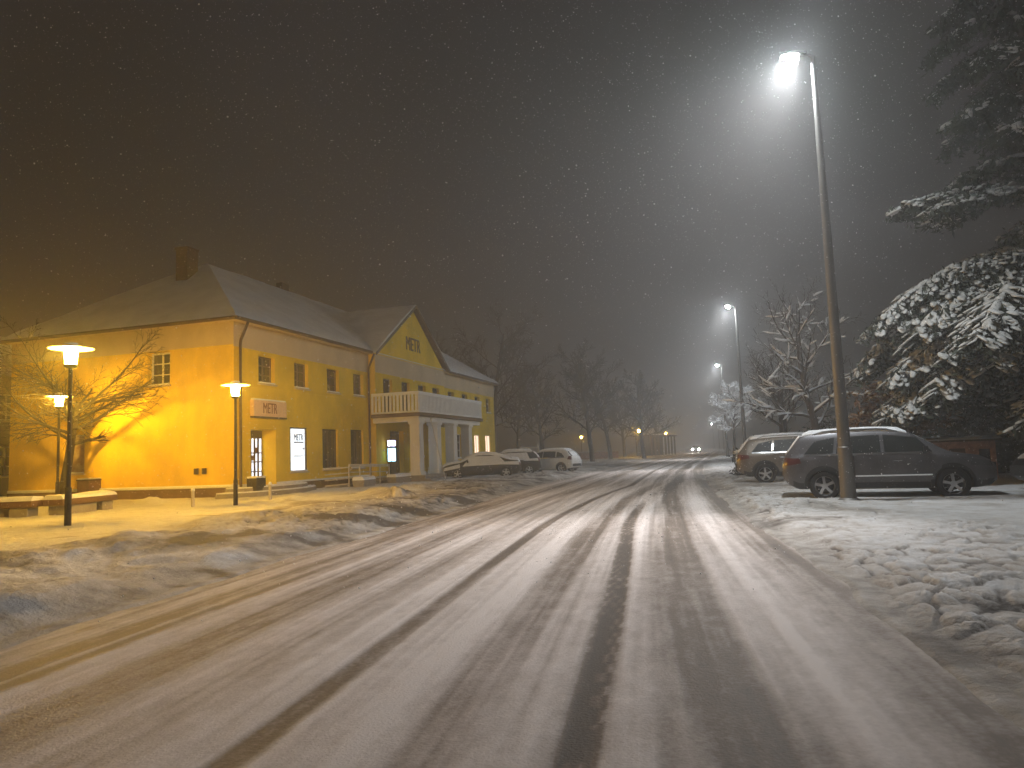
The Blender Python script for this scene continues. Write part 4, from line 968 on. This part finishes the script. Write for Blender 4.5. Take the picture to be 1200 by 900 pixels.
# small brick shed
ang = RAD(-14); t = empty('bin_shelter', (13.55, 23.0, 0), ang, 'low brick bin shelter with snow on its flat roof behind the grey car', 'shelter'); t.scale = (.70, .75, .66)
w = MB(); wall(w, (-1.25, -1, 0), (1, 0, 0), (0, -1, 0), 2.9, -.2, 1.86, [(1.1, 1.75, .2, 1.55, .1), (2.25, 2.7, .9, 1.5, .1)]); wall(w, (-1.25, -1, 0), (0, 1, 0), (-1, 0, 0), 2, -.2, 1.86, []); wall(w, (1.65, -1, 0), (0, 1, 0), (1, 0, 0), 2, -.2, 1.86, []); wall(w, (-1.25, 1, 0), (1, 0, 0), (0, 1, 0), 2.9, -.2, 1.86, [])
w.build('wall', M['shed'], t)
s_ = MB(); s_.box(-.15, .5, -.93, -.90, .2, 1.55); s_.build('door', M['wood'], t); s_ = MB(); s_.box(1.0, 1.45, -.93, -.90, .9, 1.5); s_.build('window', M['dark_glass'], t)
s_ = MB(); s_.box(-1.45, 1.85, -1.2, 1.2, 1.862, 1.95); ro = s_.build('roof', M['wood'], t)
s_ = MB(); roof_snow(s_, ((-1.45, -1.2, 1.95), (1.85, -1.2, 1.95), (1.85, 1.2, 1.95), (-1.45, 1.2, 1.95)), .14, 30, 3); s_.build('snow_cover', M['snow_clean'], ro, smooth=True)

# far things: open hall with posts, low wall, frame
t = empty('post_arcade', (25.6, 124.0, 0), RAD(64), 'distant roofed row of pale posts under amber lamps', 'arcade')
for i in range(8): s_ = MB(); s_.box(-8 + i * 2.2, -7.75 + i * 2.2, 0, .25, -.2, 3.3); s_.build('post', M['plinth'], t)
s_ = MB(); s_.box(-8.3, 8.0, 2.4, 2.6, -.2, 3.3); s_.build('back_wall', M['bark_dark'], t)
s_ = MB(); s_.box(-8.4, 8.1, -.3, 2.9, 3.302, 3.5); ro = s_.build('roof', M['tile'], t); s_ = MB(); s_.box(-8.35, 8.05, -.25, 2.85, 3.502, 3.65); s_.build('snow_cover', M['snow_clean'], ro, bevel=.05)
t = empty('garden_wall', (2.0, 103, 0), RAD(8), 'long low wall with snow on top across the dim park', 'wall')
s_ = MB(); s_.box(-9, 13, -.15, .15, -.3, 1.1); s_.build('wall_body', M['shed'], t); s_ = MB(); s_.box(-9, 13, -.19, .19, 1.102, 1.22); s_.build('snow_cover', M['snow_clean'], t, bevel=.04)
t = empty('pale_frame', (1.2, 58.5, 0), RAD(6), 'pale metal frame with a top rail behind the parked cars', 'rack')
s_ = MB(); s_.tube([(-.7, 0, -.1), (-.7, 0, 2.0)], .04, 6); s_.tube([(.7, 0, -.1), (.7, 0, 2.1)], .05, 6); s_.each('post', M['rail'], t); s_ = MB(); s_.box(-.66, .66, -.02, .02, 1.75, 1.85); s_.box(-.66, .66, -.02, .02, 1.2, 1.28); s_.each('rail', M['rail'], t)

# ------------------------------------------------------------------ cars
def make_car(name, S, paint, label, loc, heading, group='parked cars', clad=True, snow=(), z=0.06, cat='car', scale=1.0):
    root = empty(name, (loc[0], loc[1], z), heading, label, cat, group); root.scale = (scale, scale, scale)
    X0, X1 = S['top'][0][0], S['top'][-1][0]; W2 = S['W'] / 2
    I = lambda k, x: float(np.interp(x, [p[0] for p in S[k]], [p[1] for p in S[k]]))
    def sm(k, x, h=0.05): return (I(k, x - h) + 2 * I(k, x) + I(k, x + h)) / 4
    def section(x):
        zt, zs, zb, w_ = sm('top', x, S.get('soft', .06)), sm('belt', x), sm('bot', x), W2 * sm('plan', x, .04)
        zs = min(zs, zt - .02); zb = min(zb, zs - .08); g = max(zt - zs, .02)
        pts = [(0, zb), (.80 * w_, zb), (.93 * w_, zb + .03), (.985 * w_, zb + min(.16, (zs - zb) * .3)), (w_, zb + (zs - zb) * .5), (.996 * w_, zb + (zs - zb) * .66), (.985 * w_, zb + (zs - zb) * .84), (.968 * w_, zs - .025 * min(1, (zs - zb))), (.95 * w_, zs)]
        for f in (.25, .5, .75, 1): pts.append((.945 * w_ - .34 * g * f - .03 * f * f * min(1, g / .4), zs + (g - min(.07, g * .3)) * f))
        y1, z1 = pts[-1]
        pts += [(y1 - .045 * min(1, g / .3), z1 + (zt - z1) * .62), (y1 * .72, z1 + (zt - z1) * .88), (y1 * .35, zt - .002), (0, zt)]
        return pts
    def y_side(x, z_):
        p = section(x)[2:13]; return float(np.interp(z_, [q[1] for q in p], [q[0] for q in p]))
    def z_top(x, y):
        p = section(x)[12:][::-1]; return float(np.interp(abs(y), [q[0] for q in p], [q[1] for q in p]))
    xs = sorted(set([round(v, 4) for v in np.linspace(X0, X1, 64)] + [p[0] for p in S['top']]))
    V = []; n = None
    for x in xs:
        h = section(x); ring = [(x, y, zz) for y, zz in h] + [(x, -y, zz) for y, zz in h[-2:0:-1]]; n = len(ring); V += ring
    F4 = [(i * n + j, i * n + (j + 1) % n, (i + 1) * n + (j + 1) % n, (i + 1) * n + j) for i in range(len(xs) - 1) for j in range(n)]
    F4 = [f[::-1] for f in F4]
    me = bpy.data.meshes.new('body'); me.from_pydata(V, [], F4 + [tuple(range(n)), tuple((len(xs) - 1) * n + j for j in range(n))[::-1]])
    bmx = bmesh.new(); bmx.from_mesh(me); bmesh.ops.recalc_face_normals(bmx, faces=bmx.faces); bmx.to_mesh(me); bmx.free()
    me.materials.append(M[paint]); me.materials.append(M['black'])
    body = bpy.data.objects.new('body', me); COL.objects.link(body)
    R = S['R']; AR = R * 1.16
    cut = MB()
    for ax in S['axles']:
        for sgn in (1, -1):
            y0, y1 = (W2 - .33, W2 + .25) if sgn > 0 else (-W2 - .25, -W2 + .33)
            k = 32; vs = [(ax + AR * math.cos(2 * math.pi * j / k), y, R + .02 + AR * math.sin(2 * math.pi * j / k)) for y in (y0, y1) for j in range(k)]
            cut.add(vs, [(j, (j + 1) % k, k + (j + 1) % k, k + j) for j in range(k)] + [tuple(range(k))[::-1], tuple(range(k, 2 * k))], 1)
    co = cut.build('cut', [M[paint], M['black']]); bmx = bmesh.new(); bmx.from_mesh(co.data); bmesh.ops.recalc_face_normals(bmx, faces=bmx.faces); bmx.to_mesh(co.data); bmx.free()
    md = body.modifiers.new('arch', 'BOOLEAN'); md.operation = 'DIFFERENCE'; md.object = co; md.solver = 'EXACT'
    dg = bpy.context.evaluated_depsgraph_get(); nm = bpy.data.meshes.new_from_object(body.evaluated_get(dg))
    body.modifiers.clear(); body.data = nm; nm.name = 'body'; bpy.data.objects.remove(co)
    while len(nm.materials) < 2: nm.materials.append(M['black'])
    for p in nm.polygons:
        c = p.center; p.use_smooth = True
        inside = any((c.x - a) ** 2 + (c.z - R - .02) ** 2 < (AR * 1.004) ** 2 for a in S['axles']) and abs(c.y) < W2 * 1.02
        p.material_index = 1 if inside or c.z < S.get('cladz', .30) else 0
    bmx = bmesh.new(); bmx.from_mesh(nm)
    for e in bmx.edges:
        if len(e.link_faces) == 2 and e.calc_face_angle(0) > RAD(32): e.smooth = False
    bmx.to_mesh(nm); bmx.free()
    body.parent = root
    def side_patch(A, B_, C_, D_, off, sgn, nx=10, nz=5, th=.012):
        mb = MB(); vs = []
        for lay in (off, off - th):
            for j in range(nz + 1):
                for i in range(nx + 1):
                    a, b = i / nx, j / nz
                    x = (A[0] * (1 - a) + B_[0] * a) * (1 - b) + (D_[0] * (1 - a) + C_[0] * a) * b; zz = (A[1] * (1 - a) + B_[1] * a) * (1 - b) + (D_[1] * (1 - a) + C_[1] * a) * b
                    vs.append((x, sgn * (y_side(x, zz) + lay), zz))
        N = (nx + 1) * (nz + 1); fs = []; q = lambda i, j, l=0: l * N + j * (nx + 1) + i
        for j in range(nz):
            for i in range(nx):
                fs.append((q(i, j), q(i + 1, j), q(i + 1, j + 1), q(i, j + 1))); fs.append((q(i, j + 1, 1), q(i + 1, j + 1, 1), q(i + 1, j, 1), q(i, j, 1)))
        for i in range(nx): fs.append((q(i, 0, 1), q(i + 1, 0, 1), q(i + 1, 0), q(i, 0))); fs.append((q(i, nz), q(i + 1, nz), q(i + 1, nz, 1), q(i, nz, 1)))
        for j in range(nz): fs.append((q(0, j), q(0, j + 1), q(0, j + 1, 1), q(0, j, 1))); fs.append((q(nx, j, 1), q(nx, j + 1, 1), q(nx, j + 1), q(nx, j)))
        if sgn > 0: fs = [f[::-1] for f in fs]
        return mb.add(vs, fs)
    def top_patch(x0, x1, w0, w1, off, nx=14, ny=12, th=.012, noise=0.0, seed=1, edge=.3):
        """patch over bonnet, glass or roof; w0, w1 = half width share at x0, x1"""
        mb = MB(); vs = []
        for lay in (0, 1):
            for i in range(nx + 1):
                a = i / nx; x = x0 + (x1 - x0) * a; yw = section(x)[12][0] * (w0 + (w1 - w0) * a)
                for j in range(ny + 1):
                    b = -1 + 2 * j / ny; y = yw * b; o = off
                    if noise:
                        e = min(1, edge + (1 - abs(b)) * 5, edge + a * 9, edge + (1 - a) * 9)
                        o = off + noise * e * (.45 + 1.1 * float(fbm(np.array([x * 2.1 + seed]), np.array([y * 2.1]), 3, seed)[0]))
                    vs.append((x, y, z_top(x, y) + (o if lay == 0 else (off - th if not noise else .002))))
        N = (nx + 1) * (ny + 1); q = lambda i, j, l=0: l * N + i * (ny + 1) + j; fs = []
        for i in range(nx):
            for j in range(ny): fs.append((q(i, j), q(i + 1, j), q(i + 1, j + 1), q(i, j + 1))); fs.append((q(i, j + 1, 1), q(i + 1, j + 1, 1), q(i + 1, j, 1), q(i, j, 1)))
        for i in range(nx): fs.append((q(i, 0, 1), q(i + 1, 0, 1), q(i + 1, 0), q(i, 0))); fs.append((q(i, ny), q(i + 1, ny), q(i + 1, ny, 1), q(i, ny, 1)))
        for j in range(ny): fs.append((q(0, j), q(0, j + 1), q(0, j + 1, 1), q(0, j, 1))); fs.append((q(nx, j, 1), q(nx, j + 1, 1), q(nx, j + 1), q(nx, j)))
        return mb.add(vs, fs)
    for sgn in (1, -1):
        for (A, B_, C_, D_, wn) in S['doors']:
            d = side_patch(A, B_, C_, D_, .007, sgn, 12, 8).build('door', M[paint], body, smooth=True)
            x = A[0] + .12 if True else 0; zz = D_[1] - .13
            h = MB(); yy = sgn * (y_side(x + .12, zz) + .035); h.tube([(x, sgn * (y_side(x, zz)), zz), (x + .03, yy, zz), (x + .19, yy, zz), (x + .22, sgn * (y_side(x + .2, zz)), zz)], .014, 6); h.build('door_handle', M['chrome'] if clad else M[paint], d, smooth=True)
        for (A, B_, C_, D_) in S['glass']:
            g = side_patch(A, B_, C_, D_, .006, sgn, 10, 6); g.build('side_window', M['car_glass'], body, smooth=True)
        tr = MB(); gz0 = S['glass'][0][0]; gz1 = S['glass'][-1][1]
        side_patch((gz0[0], gz0[1] - .055), (gz1[0], gz1[1] - .055), (gz1[0], gz1[1] - .004), (gz0[0], gz0[1] - .004), .012, sgn, 20, 1).build('window_trim', M['chrome'], body, smooth=True)
        if S.get('strip'): 
            (a, b, zz) = S['strip']; side_patch((a, zz), (b, zz), (b, zz + .035), (a, zz + .035), .016, sgn, 14, 1).build('side_moulding', M['chrome'], body)
        for (A, B_, C_, D_) in S['tail']: side_patch(A, B_, C_, D_, .012, sgn, 6, 3, .03).build('taillight', M['tail'], body, smooth=True)
        for (A, B_, C_, D_) in S['head']: side_patch(A, B_, C_, D_, .010, sgn, 6, 3, .03).build('headlight', M['headglass'], body, smooth=True)
        mx, mz = S['mirror']; m_ = MB(); y0 = sgn * (y_side(mx, mz) + .02)
        m_.tube([(mx - .02, y0 - sgn * .06, mz - .02), (mx - .02, y0 + sgn * .08, mz + .01)], .025, 6)
        m_.add([(mx - .10 + dx, y0 + sgn * (.06 + dy), mz - .05 + dz) for dx in (0, .09) for dy in (0, .19) for dz in (0, .14)], [(0, 1, 3, 2), (4, 6, 7, 5), (0, 4, 5, 1), (2, 3, 7, 6), (0, 2, 6, 4), (1, 5, 7, 3)])
        m_.build('mirror', M['black'], body, bevel=.02)
        if S.get('rails'):
            a, b = S['rails']; t_ = MB(); pts = [(x, sgn * (section(x)[12][0] - .03), z_top(x, section(x)[12][0] - .03) + (.055 if 0 < k < 8 else .0)) for k, x in enumerate(np.linspace(a, b, 9))]
            t_.tube(pts, .018, 6); t_.build('roof_rail', M['chrome'], body, smooth=True)
        if clad:
            for ax in S['axles']:
                m_ = MB(); k = 22; ysd = max(y_side(ax, R + AR * .7), y_side(ax + .3, R), y_side(ax - .3, R)); vs = []
                for (rr, yo) in ((AR - .01, -.10), (AR - .01, .014), (AR + .055, .010), (AR + .06, -.06)):
                    vs += [(ax + rr * math.cos(RAD(-12 + 204 * j / k)), sgn * (ysd + yo), R + .02 + rr * math.sin(RAD(-12 + 204 * j / k))) for j in range(k + 1)]
                m_.add(vs, [(l * (k + 1) + j, l * (k + 1) + j + 1, (l + 1) * (k + 1) + j + 1, (l + 1) * (k + 1) + j) for l in range(3) for j in range(k)]); m_.build('wheel_arch_trim', M['black'], body, smooth=True)
        for ax in S['axles']:
            yc = sgn * (W2 - .125)
            hub = MB(); hub.lathe([(.14, -.04), (.15, .02), (.05, .03)], 20, (ax, yc, R), 'y'); wo = hub.build('wheel', M['dark_steel'], root, smooth=True)
            t_ = MB(); tw = .105; prof = [(R * .66, -tw), (R * .80, -tw * 1.08), (R * .95, -tw), (R, -tw * .72), (R * 1.005, 0), (R, tw * .72), (R * .95, tw), (R * .80, tw * 1.08), (R * .66, tw)]
            vs = [(ax + r0 * math.cos(2 * math.pi * j / 36), yc + h, R + r0 * math.sin(2 * math.pi * j / 36)) for r0, h in prof for j in range(36)]; m_ = len(prof)
            t_.add(vs, [(i * 36 + j, ((i + 1) % m_) * 36 + j, ((i + 1) % m_) * 36 + (j + 1) % 36, i * 36 + (j + 1) % 36) for i in range(m_) for j in range(36)]); t_.build('tyre', M['rubber'], wo, smooth=True)
            r_m = MB(); o = yc + sgn * .07
            vs = [(ax + r0 * math.cos(2 * math.pi * j / 36), o + sgn * h, R + r0 * math.sin(2 * math.pi * j / 36)) for r0, h in ((R * .60, -.14), (R * .62, .0), (R * .67, .022), (R * .69, .0), (R * .67, -.03)) for j in range(36)]
            r_m.add(vs, [(i * 36 + j, (i + 1) * 36 + j, (i + 1) * 36 + (j + 1) % 36, i * 36 + (j + 1) % 36) for i in range(4) for j in range(36)])
            for s5 in range(5):
                for dd in (-.13, .13):
                    a = 2 * math.pi * s5 / 5 + .4; c1, s1 = math.cos(a + dd * .55), math.sin(a + dd * .55); c0, s0 = math.cos(a + dd * 1.4), math.sin(a + dd * 1.4)
                    p0 = Vector((ax + c1 * R * .62, o - sgn * .005, R + s1 * R * .62)); p1 = Vector((ax + c0 * R * .16, o + sgn * .012, R + s0 * R * .16)); d_ = (p1 - p0) / 2; wv = Vector((-s1, 0, c1)) * R * .055
                    r_m.obox((p0 + p1) / 2, d_, wv, (0, .012, 0))
            r_m.lathe([(.005, -.02), (R * .2, -.02), (R * .19, .024), (.005, .03)], 16, (ax, o, R), 'y')
            r_m.build('rim', M['alloy'], wo, smooth=True)
    a, b, w0, w1 = S['wind']; top_patch(a, b, w0, w1, .004).build('windshield', M['car_glass'], body, smooth=True)
    a, b, w0, w1 = S['rearglass']; top_patch(a, b, w0, w1, .004).build('rear_window', M['car_glass'], body, smooth=True)
    pz = S['plate']; m_ = MB(); m_.box(X0 - .02, X0 + .02, -.26, .26, pz, pz + .12); m_.build('number_plate', M['plate'], body)
    m_ = MB(); m_.box(X1 - .05, X1 + .006, -.55, .55, S['grille'][0], S['grille'][1]); m_.build('grille', M['black'], body, bevel=.01)
    bm_ = MB(); m_ = bm_; m_.box(X0 - .03, X0 + .12, -W2 * .66, W2 * .66, pz - .22, pz - .06); m_.build('rear_bumper', M['black'], body, bevel=.03)
    sn = MB()
    for (x0, x1, w0, w1, th, sd) in snow:
        p = top_patch(x0, x1, w0, w1, .004, 26, 16, noise=th, seed=sd); sn.add(p.v, p.f)
    for (A, B_, C_, D_, th) in S.get('side_snow', []):
        for sgn in (1, -1): p = side_patch(A, B_, C_, D_, th, sgn, 16, 6, th); sn.add(p.v, p.f)
    if sn.v: sn.each('snow_cover', M['snow_clean'], body, smooth=True)
    return root

def quadw(x0, x1, zb, zt0, zt1, s0=0, s1=0): return ((x0, zb), (x1, zb), (x1 + s1, zt1), (x0 + s0, zt0))
SUV = dict(W=1.86, R=.355, axles=(-1.36, 1.40), cladz=.44, soft=.05,
  top=[(-2.30, .92), (-2.27, 1.08), (-2.20, 1.16), (-1.86, 1.60), (-1.72, 1.645), (-1.0, 1.69), (-.2, 1.695), (.35, 1.66), (.62, 1.59), (1.36, 1.12), (1.5, 1.08), (2.0, 1.0), (2.22, .90), (2.34, .74)],
  belt=[(-2.30, .90), (-2.2, 1.06), (-1.2, 1.10), (0, 1.08), (1.3, 1.05), (2.0, .93), (2.34, .70)],
  bot=[(-2.30, .52), (-2.2, .40), (-1.95, .27), (1.9, .25), (2.2, .30), (2.34, .42)],
  plan=[(-2.30, .80), (-2.22, .88), (-2.0, .95), (-1.5, .985), (-.5, 1), (1.2, .99), (1.8, .94), (2.15, .83), (2.34, .62)],
  doors=[((-.98, .46), (.04, .46), (.04, 1.06), (-1.06, 1.06), 0), ((.06, .46), (1.02, .46), (1.10, 1.05), (.06, 1.06), 0)],
  glass=[quadw(-1.78, -1.12, 1.14, 1.44, 1.53, .25, 0.06), quadw(-1.05, -.06, 1.13, 1.535, 1.555, .06, .0), quadw(.02, 1.02, 1.125, 1.555, 1.47, 0, -.30)],
  strip=(-.95, .98, .56), tail=[((-2.27, .86), (-1.86, .92), (-1.90, 1.04), (-2.24, 1.06))], head=[((1.78, .78), (2.26, .74), (2.22, .86), (1.80, .93))],
  mirror=(.93, 1.16), rails=(-1.55, .35), wind=(1.33, .66, .90, .92), rearglass=(-2.17, -1.90, .86, .88), plate=.80, grille=(.5, .82))
SUV2 = dict(SUV); SUV2['strip'] = None
SED = dict(W=1.82, R=.325, axles=(-1.40, 1.40), cladz=.36, soft=.08,
  top=[(-2.32, .80), (-2.28, .98), (-2.1, 1.04), (-1.75, 1.07), (-1.0, 1.33), (-.5, 1.435), (.1, 1.44), (.45, 1.38), (1.22, 1.0), (1.4, .96), (2.0, .86), (2.25, .74), (2.36, .58)],
  belt=[(-2.32, .78), (-2.1, .93), (-1, .95), (0, .93), (1.2, .90), (2.0, .78), (2.36, .54)], bot=[(-2.32, .45), (-2.2, .33), (-1.95, .22), (1.9, .20), (2.2, .24), (2.36, .36)],
  plan=[(-2.32, .72), (-2.2, .86), (-1.9, .94), (-1.3, .99), (0, 1), (1.2, .99), (1.8, .94), (2.15, .82), (2.36, .58)],
  doors=[((-1.0, .36), (.0, .36), (.0, .90), (-1.1, .90), 0), ((.02, .36), (1.0, .36), (1.06, .88), (.02, .90), 0)],
  glass=[quadw(-1.35, -.66, .98, 1.14, 1.30, .25, 0), quadw(-.6, .06, .975, 1.30, 1.34, .0, 0), quadw(.1, .98, .965, 1.34, 1.25, 0, -.36)],
  tail=[((-2.30, .72), (-1.95, .76), (-1.98, .90), (-2.27, .92))], head=[((1.8, .64), (2.27, .60), (2.23, .70), (1.82, .78))], mirror=(.86, 1.0), wind=(1.2, .5, .9, .9), rearglass=(-1.7, -1.0, .88, .9), plate=.62, grille=(.36, .6))
HAT = dict(W=1.76, R=.31, axles=(-1.22, 1.26), cladz=.30, soft=.07,
  top=[(-1.92, .78), (-1.90, .95), (-1.86, 1.02), (-1.55, 1.38), (-1.4, 1.43), (-.8, 1.485), (0, 1.48), (.4, 1.42), (1.18, 1.02), (1.35, .97), (1.75, .88), (1.98, .74), (2.08, .58)],
  belt=[(-1.92, .76), (-1.8, .95), (-.9, .96), (0, .93), (1.1, .90), (1.75, .78), (2.08, .54)], bot=[(-1.92, .45), (-1.85, .33), (-1.6, .22), (1.65, .20), (1.95, .24), (2.08, .36)],
  plan=[(-1.92, .78), (-1.82, .89), (-1.5, .96), (-1, .99), (0, 1), (1.1, .98), (1.6, .93), (1.9, .80), (2.08, .58)],
  doors=[((-.85, .34), (.0, .34), (.0, .90), (-.92, .92), 0), ((.02, .34), (.92, .34), (1.0, .88), (.02, .90), 0)],
  glass=[quadw(-1.45, -.9, 1.0, 1.22, 1.34, .22, 0), quadw(-.84, .04, .985, 1.345, 1.36, .03, 0), quadw(.08, .95, .965, 1.36, 1.28, 0, -.34)],
  tail=[((-1.90, .80), (-1.66, .84), (-1.72, 1.04), (-1.86, 1.04))], head=[((1.55, .66), (2.0, .60), (1.96, .72), (1.56, .80))], mirror=(.84, 1.02), wind=(1.16, .44, .9, .9), rearglass=(-1.83, -1.58, .86, .88), plate=.62, grille=(.36, .58))
h1 = math.atan2(16.04 - 17.07, 9.74 - 7.14)
SUVK = .94
def from_wheel(px, py, head, S, near=-1):
    """car centre from the ground contact of the near rear wheel"""
    u = Vector((math.cos(head), math.sin(head))); l = Vector((-u.y, u.x)); p = Vector((px, py)) - (u * S['axles'][0] + l * near * (S['W'] / 2 - .1)) * SUVK
    return (p.x, p.y)
make_car('parked_car', SUV, 'paint_grey', 'grey estate style off road car with thin snow on its roof, beside the tall lamp', from_wheel(7.16, 17.0, h1, SUV), h1, scale=SUVK, z=.04,
         snow=[(-1.8, .55, .96, .96, .065, 3), (-2.22, -1.86, .86, .9, .04, 5), (.7, 1.3, .8, .5, .012, 2)])
make_car('parked_car', SUV2, 'paint_beige', 'beige off road car parked behind the grey one, only its rear visible', from_wheel(8.32, 24.35, h1 + .10, SUV), h1 + .10, scale=SUVK, snow=[(-1.78, .5, .97, .97, .08, 4), (1.45, 2.1, .9, .8, .05, 8), (-2.22, -1.86, .88, .92, .05, 6)])
HAT2 = dict(HAT); HAT2['side_snow'] = [((-1.3, .92), (.95, .86), (.6, 1.34), (-1.1, 1.36), .03), ((-1.8, .84), (-.9, .86), (-.9, .96), (-1.75, 1.0), .03)]
S2 = dict(SED); S2['side_snow'] = [((-1.5, .80), (1.1, .76), (.62, 1.32), (-1.0, 1.30), .04), ((1.25, .68), (2.2, .52), (2.15, .70), (1.25, .90), .03), ((-2.2, .74), (-1.0, .80), (-1.0, .95), (-2.15, .95), .03)]
make_car('parked_car', S2, 'paint_dark', 'dark saloon car thickly covered in snow, parked nose towards the pillared porch', (-1.9, 40.9), RAD(180 + 4), scale=.95, snow=[(-2.25, -1.75, 1, 1, .12, 1), (-1.8, .5, 1.0, 1.0, .11, 2), (.4, 1.3, 1.0, 1.0, .08, 3), (1.2, 2.3, 1.0, .95, .11, 4)], clad=False)
make_car('parked_car', HAT2, 'paint_dark', 'dark car half hidden between the snowed saloon and the white hatchback', (-.35, 44.7), RAD(178), snow=[(-1.4, .4, 1, 1, .10, 6), (1.2, 2.0, .9, .9, .06, 7), (-1.88, -1.5, .9, .95, .05, 3), (.4, 1.2, .9, .95, .04, 5)], clad=False)
make_car('parked_car', HAT, 'paint_white', 'white hatchback parked at the roadside end of the row', (2.2, 46.6), RAD(180 - 30), snow=[(-1.4, .4, .95, .95, .07, 9), (1.2, 2.0, .9, .9, .05, 7), (-1.84, -1.6, .6, .7, .02, 3)], clad=False)
make_car('parked_car', SED, 'paint_dark', 'very dark car with a thin line of snow, facing the grey car bonnet', (14.1, 16.6), RAD(168), snow=[(1.35, 2.2, .95, .8, .04, 3), (-.8, .4, .9, .9, .05, 2)], clad=False)
oc = make_car('oncoming_car', HAT, 'paint_dark', 'distant oncoming car with both headlights shining white on the road', (37.6, 151.0), RAD(-90 - 16), group=None, clad=False)
for sgn in (1, -1):
    s_ = MB(); k = 12; s_.add([(2.03, sgn * .64 + .13 * math.cos(2 * math.pi * j / k), .68 + .13 * math.sin(2 * math.pi * j / k)) for j in range(k)] + [(2.11, sgn * .64, .68)], [(j, (j + 1) % k, k) for j in range(k)]); s_.build('headlight', M['beam'], oc)

# ------------------------------------------------------------------ falling snow
def falling_snow():
    fm = bpy.data.materials.new('snowflake'); fm.use_nodes = True; nt = fm.node_tree; nt.nodes.clear(); om = nt.nodes.new('ShaderNodeOutputMaterial'); mx = nt.nodes.new('ShaderNodeMixShader')
    a = nt.nodes.new('ShaderNodeBsdfDiffuse'); b = nt.nodes.new('ShaderNodeBsdfTranslucent'); a.inputs[0].default_value = b.inputs[0].default_value = (.9, .9, .92, 1)
    nt.links.new(a.outputs[0], mx.inputs[1]); nt.links.new(b.outputs[0], mx.inputs[2]); nt.links.new(mx.outputs[0], om.inputs[0])
    rng = np.random.default_rng(5); N = 150000
    d = 5.0 + 36 * rng.random(N) ** 1.0; az = rng.uniform(-.72, .72, N); X = d * np.tan(az) * 1.0; Y = d; Z = rng.uniform(0.3, 14.5, N)
    keep = Z < 1.4 + d * .75; X, Y, Z = X[keep], Y[keep], Z[keep]; N = len(X)
    oct_ = np.array([[1, 0, 0], [-1, 0, 0], [0, 1, 0], [0, -1, 0], [0, 0, 1], [0, 0, -1]], float); fo = np.array([[0, 2, 4], [2, 1, 4], [1, 3, 4], [3, 0, 4], [2, 0, 5], [1, 2, 5], [3, 1, 5], [0, 3, 5]])
    s = .0015 + .0065 * rng.random(N) ** 2.6; sc = s[:, None, None] * rng.uniform(.6, 1.3, (N, 1, 3))
    V = oct_[None] * sc + rng.normal(0, .1, (N, 6, 3)) * s[:, None, None] + np.stack([X, Y, Z], -1)[:, None]
    F_ = fo[None] + (np.arange(N) * 6)[:, None, None]
    o = mesh_np('falling_snow', V.reshape(-1, 3), F_.reshape(-1, 3), fm); tag(o, 'white snowflakes drifting through the night air', 'snowflakes', kind='stuff')
falling_snow()

# ------------------------------------------------------------------ air, sky, render settings
hz = MB(); hz.box(-620, 620, -620, 620, -1.5, 24.0)
hm = bpy.data.materials.new('haze'); hm.use_nodes = True; nt = hm.node_tree; nt.nodes.clear()
out = nt.nodes.new('ShaderNodeOutputMaterial'); pv = nt.nodes.new('ShaderNodeVolumePrincipled'); pv.inputs['Color'].default_value = (0.92, 0.93, 0.95, 1); pv.inputs['Density'].default_value = 0.0060; pv.inputs['Anisotropy'].default_value = 0.35
nt.links.new(pv.outputs[0], out.inputs['Volume'])
ho = hz.build('haze', hm); tag(ho, kind='stuff')

W = bpy.data.worlds.new('World'); SC.world = W; W.use_nodes = True; nt = W.node_tree; bg = nt.nodes['Background']
sky = nt.nodes.new('ShaderNodeTexSky'); sky.sky_type = 'NISHITA'; sky.sun_disc = False; sky.sun_elevation = RAD(-6); sky.sun_rotation = RAD(200)
bg.inputs['Strength'].default_value = 0.05; nt.links.new(sky.outputs[0], bg.inputs['Color'])
b2 = nt.nodes.new('ShaderNodeBackground'); b2.inputs['Strength'].default_value = 1.0    # low snow cloud lit from the town below
tc = nt.nodes.new('ShaderNodeTexCoord'); nz = nt.nodes.new('ShaderNodeTexNoise'); nz.inputs['Scale'].default_value = 2.2; nz.inputs['Detail'].default_value = 4; nt.links.new(tc.outputs['Generated'], nz.inputs['Vector'])
cr = nt.nodes.new('ShaderNodeValToRGB'); nt.links.new(nz.outputs['Fac'], cr.inputs['Fac'])
cr.color_ramp.elements[0].position = .3; cr.color_ramp.elements[0].color = (0.0062, 0.0052, 0.0046, 1); cr.color_ramp.elements[1].position = .75; cr.color_ramp.elements[1].color = (0.0108, 0.0094, 0.0088, 1)
nt.links.new(cr.outputs[0], b2.inputs['Color'])
ad = nt.nodes.new('ShaderNodeAddShader'); nt.links.new(bg.outputs[0], ad.inputs[0]); nt.links.new(b2.outputs[0], ad.inputs[1]); nt.links.new(ad.outputs[0], nt.nodes['World Output'].inputs['Surface'])

c = SC.cycles
SC.render.engine = 'CYCLES'
c.use_denoising = True
try: c.denoiser = 'OPENIMAGEDENOISE'
except Exception: pass
c.use_light_tree = True
c.max_bounces = 6; c.diffuse_bounces = 3; c.glossy_bounces = 2; c.transmission_bounces = 2; c.volume_bounces = 0; c.transparent_max_bounces = 4
c.sample_clamp_indirect = 2.0; c.sample_clamp_direct = 0.0
c.caustics_reflective = False; c.caustics_refractive = False; c.blur_glossy = 1.0
vs = SC.view_settings; vs.view_transform = 'Standard'; vs.look = 'None'; vs.exposure = 1.3; vs.gamma = 1.0
SC.display_settings.display_device = 'sRGB'
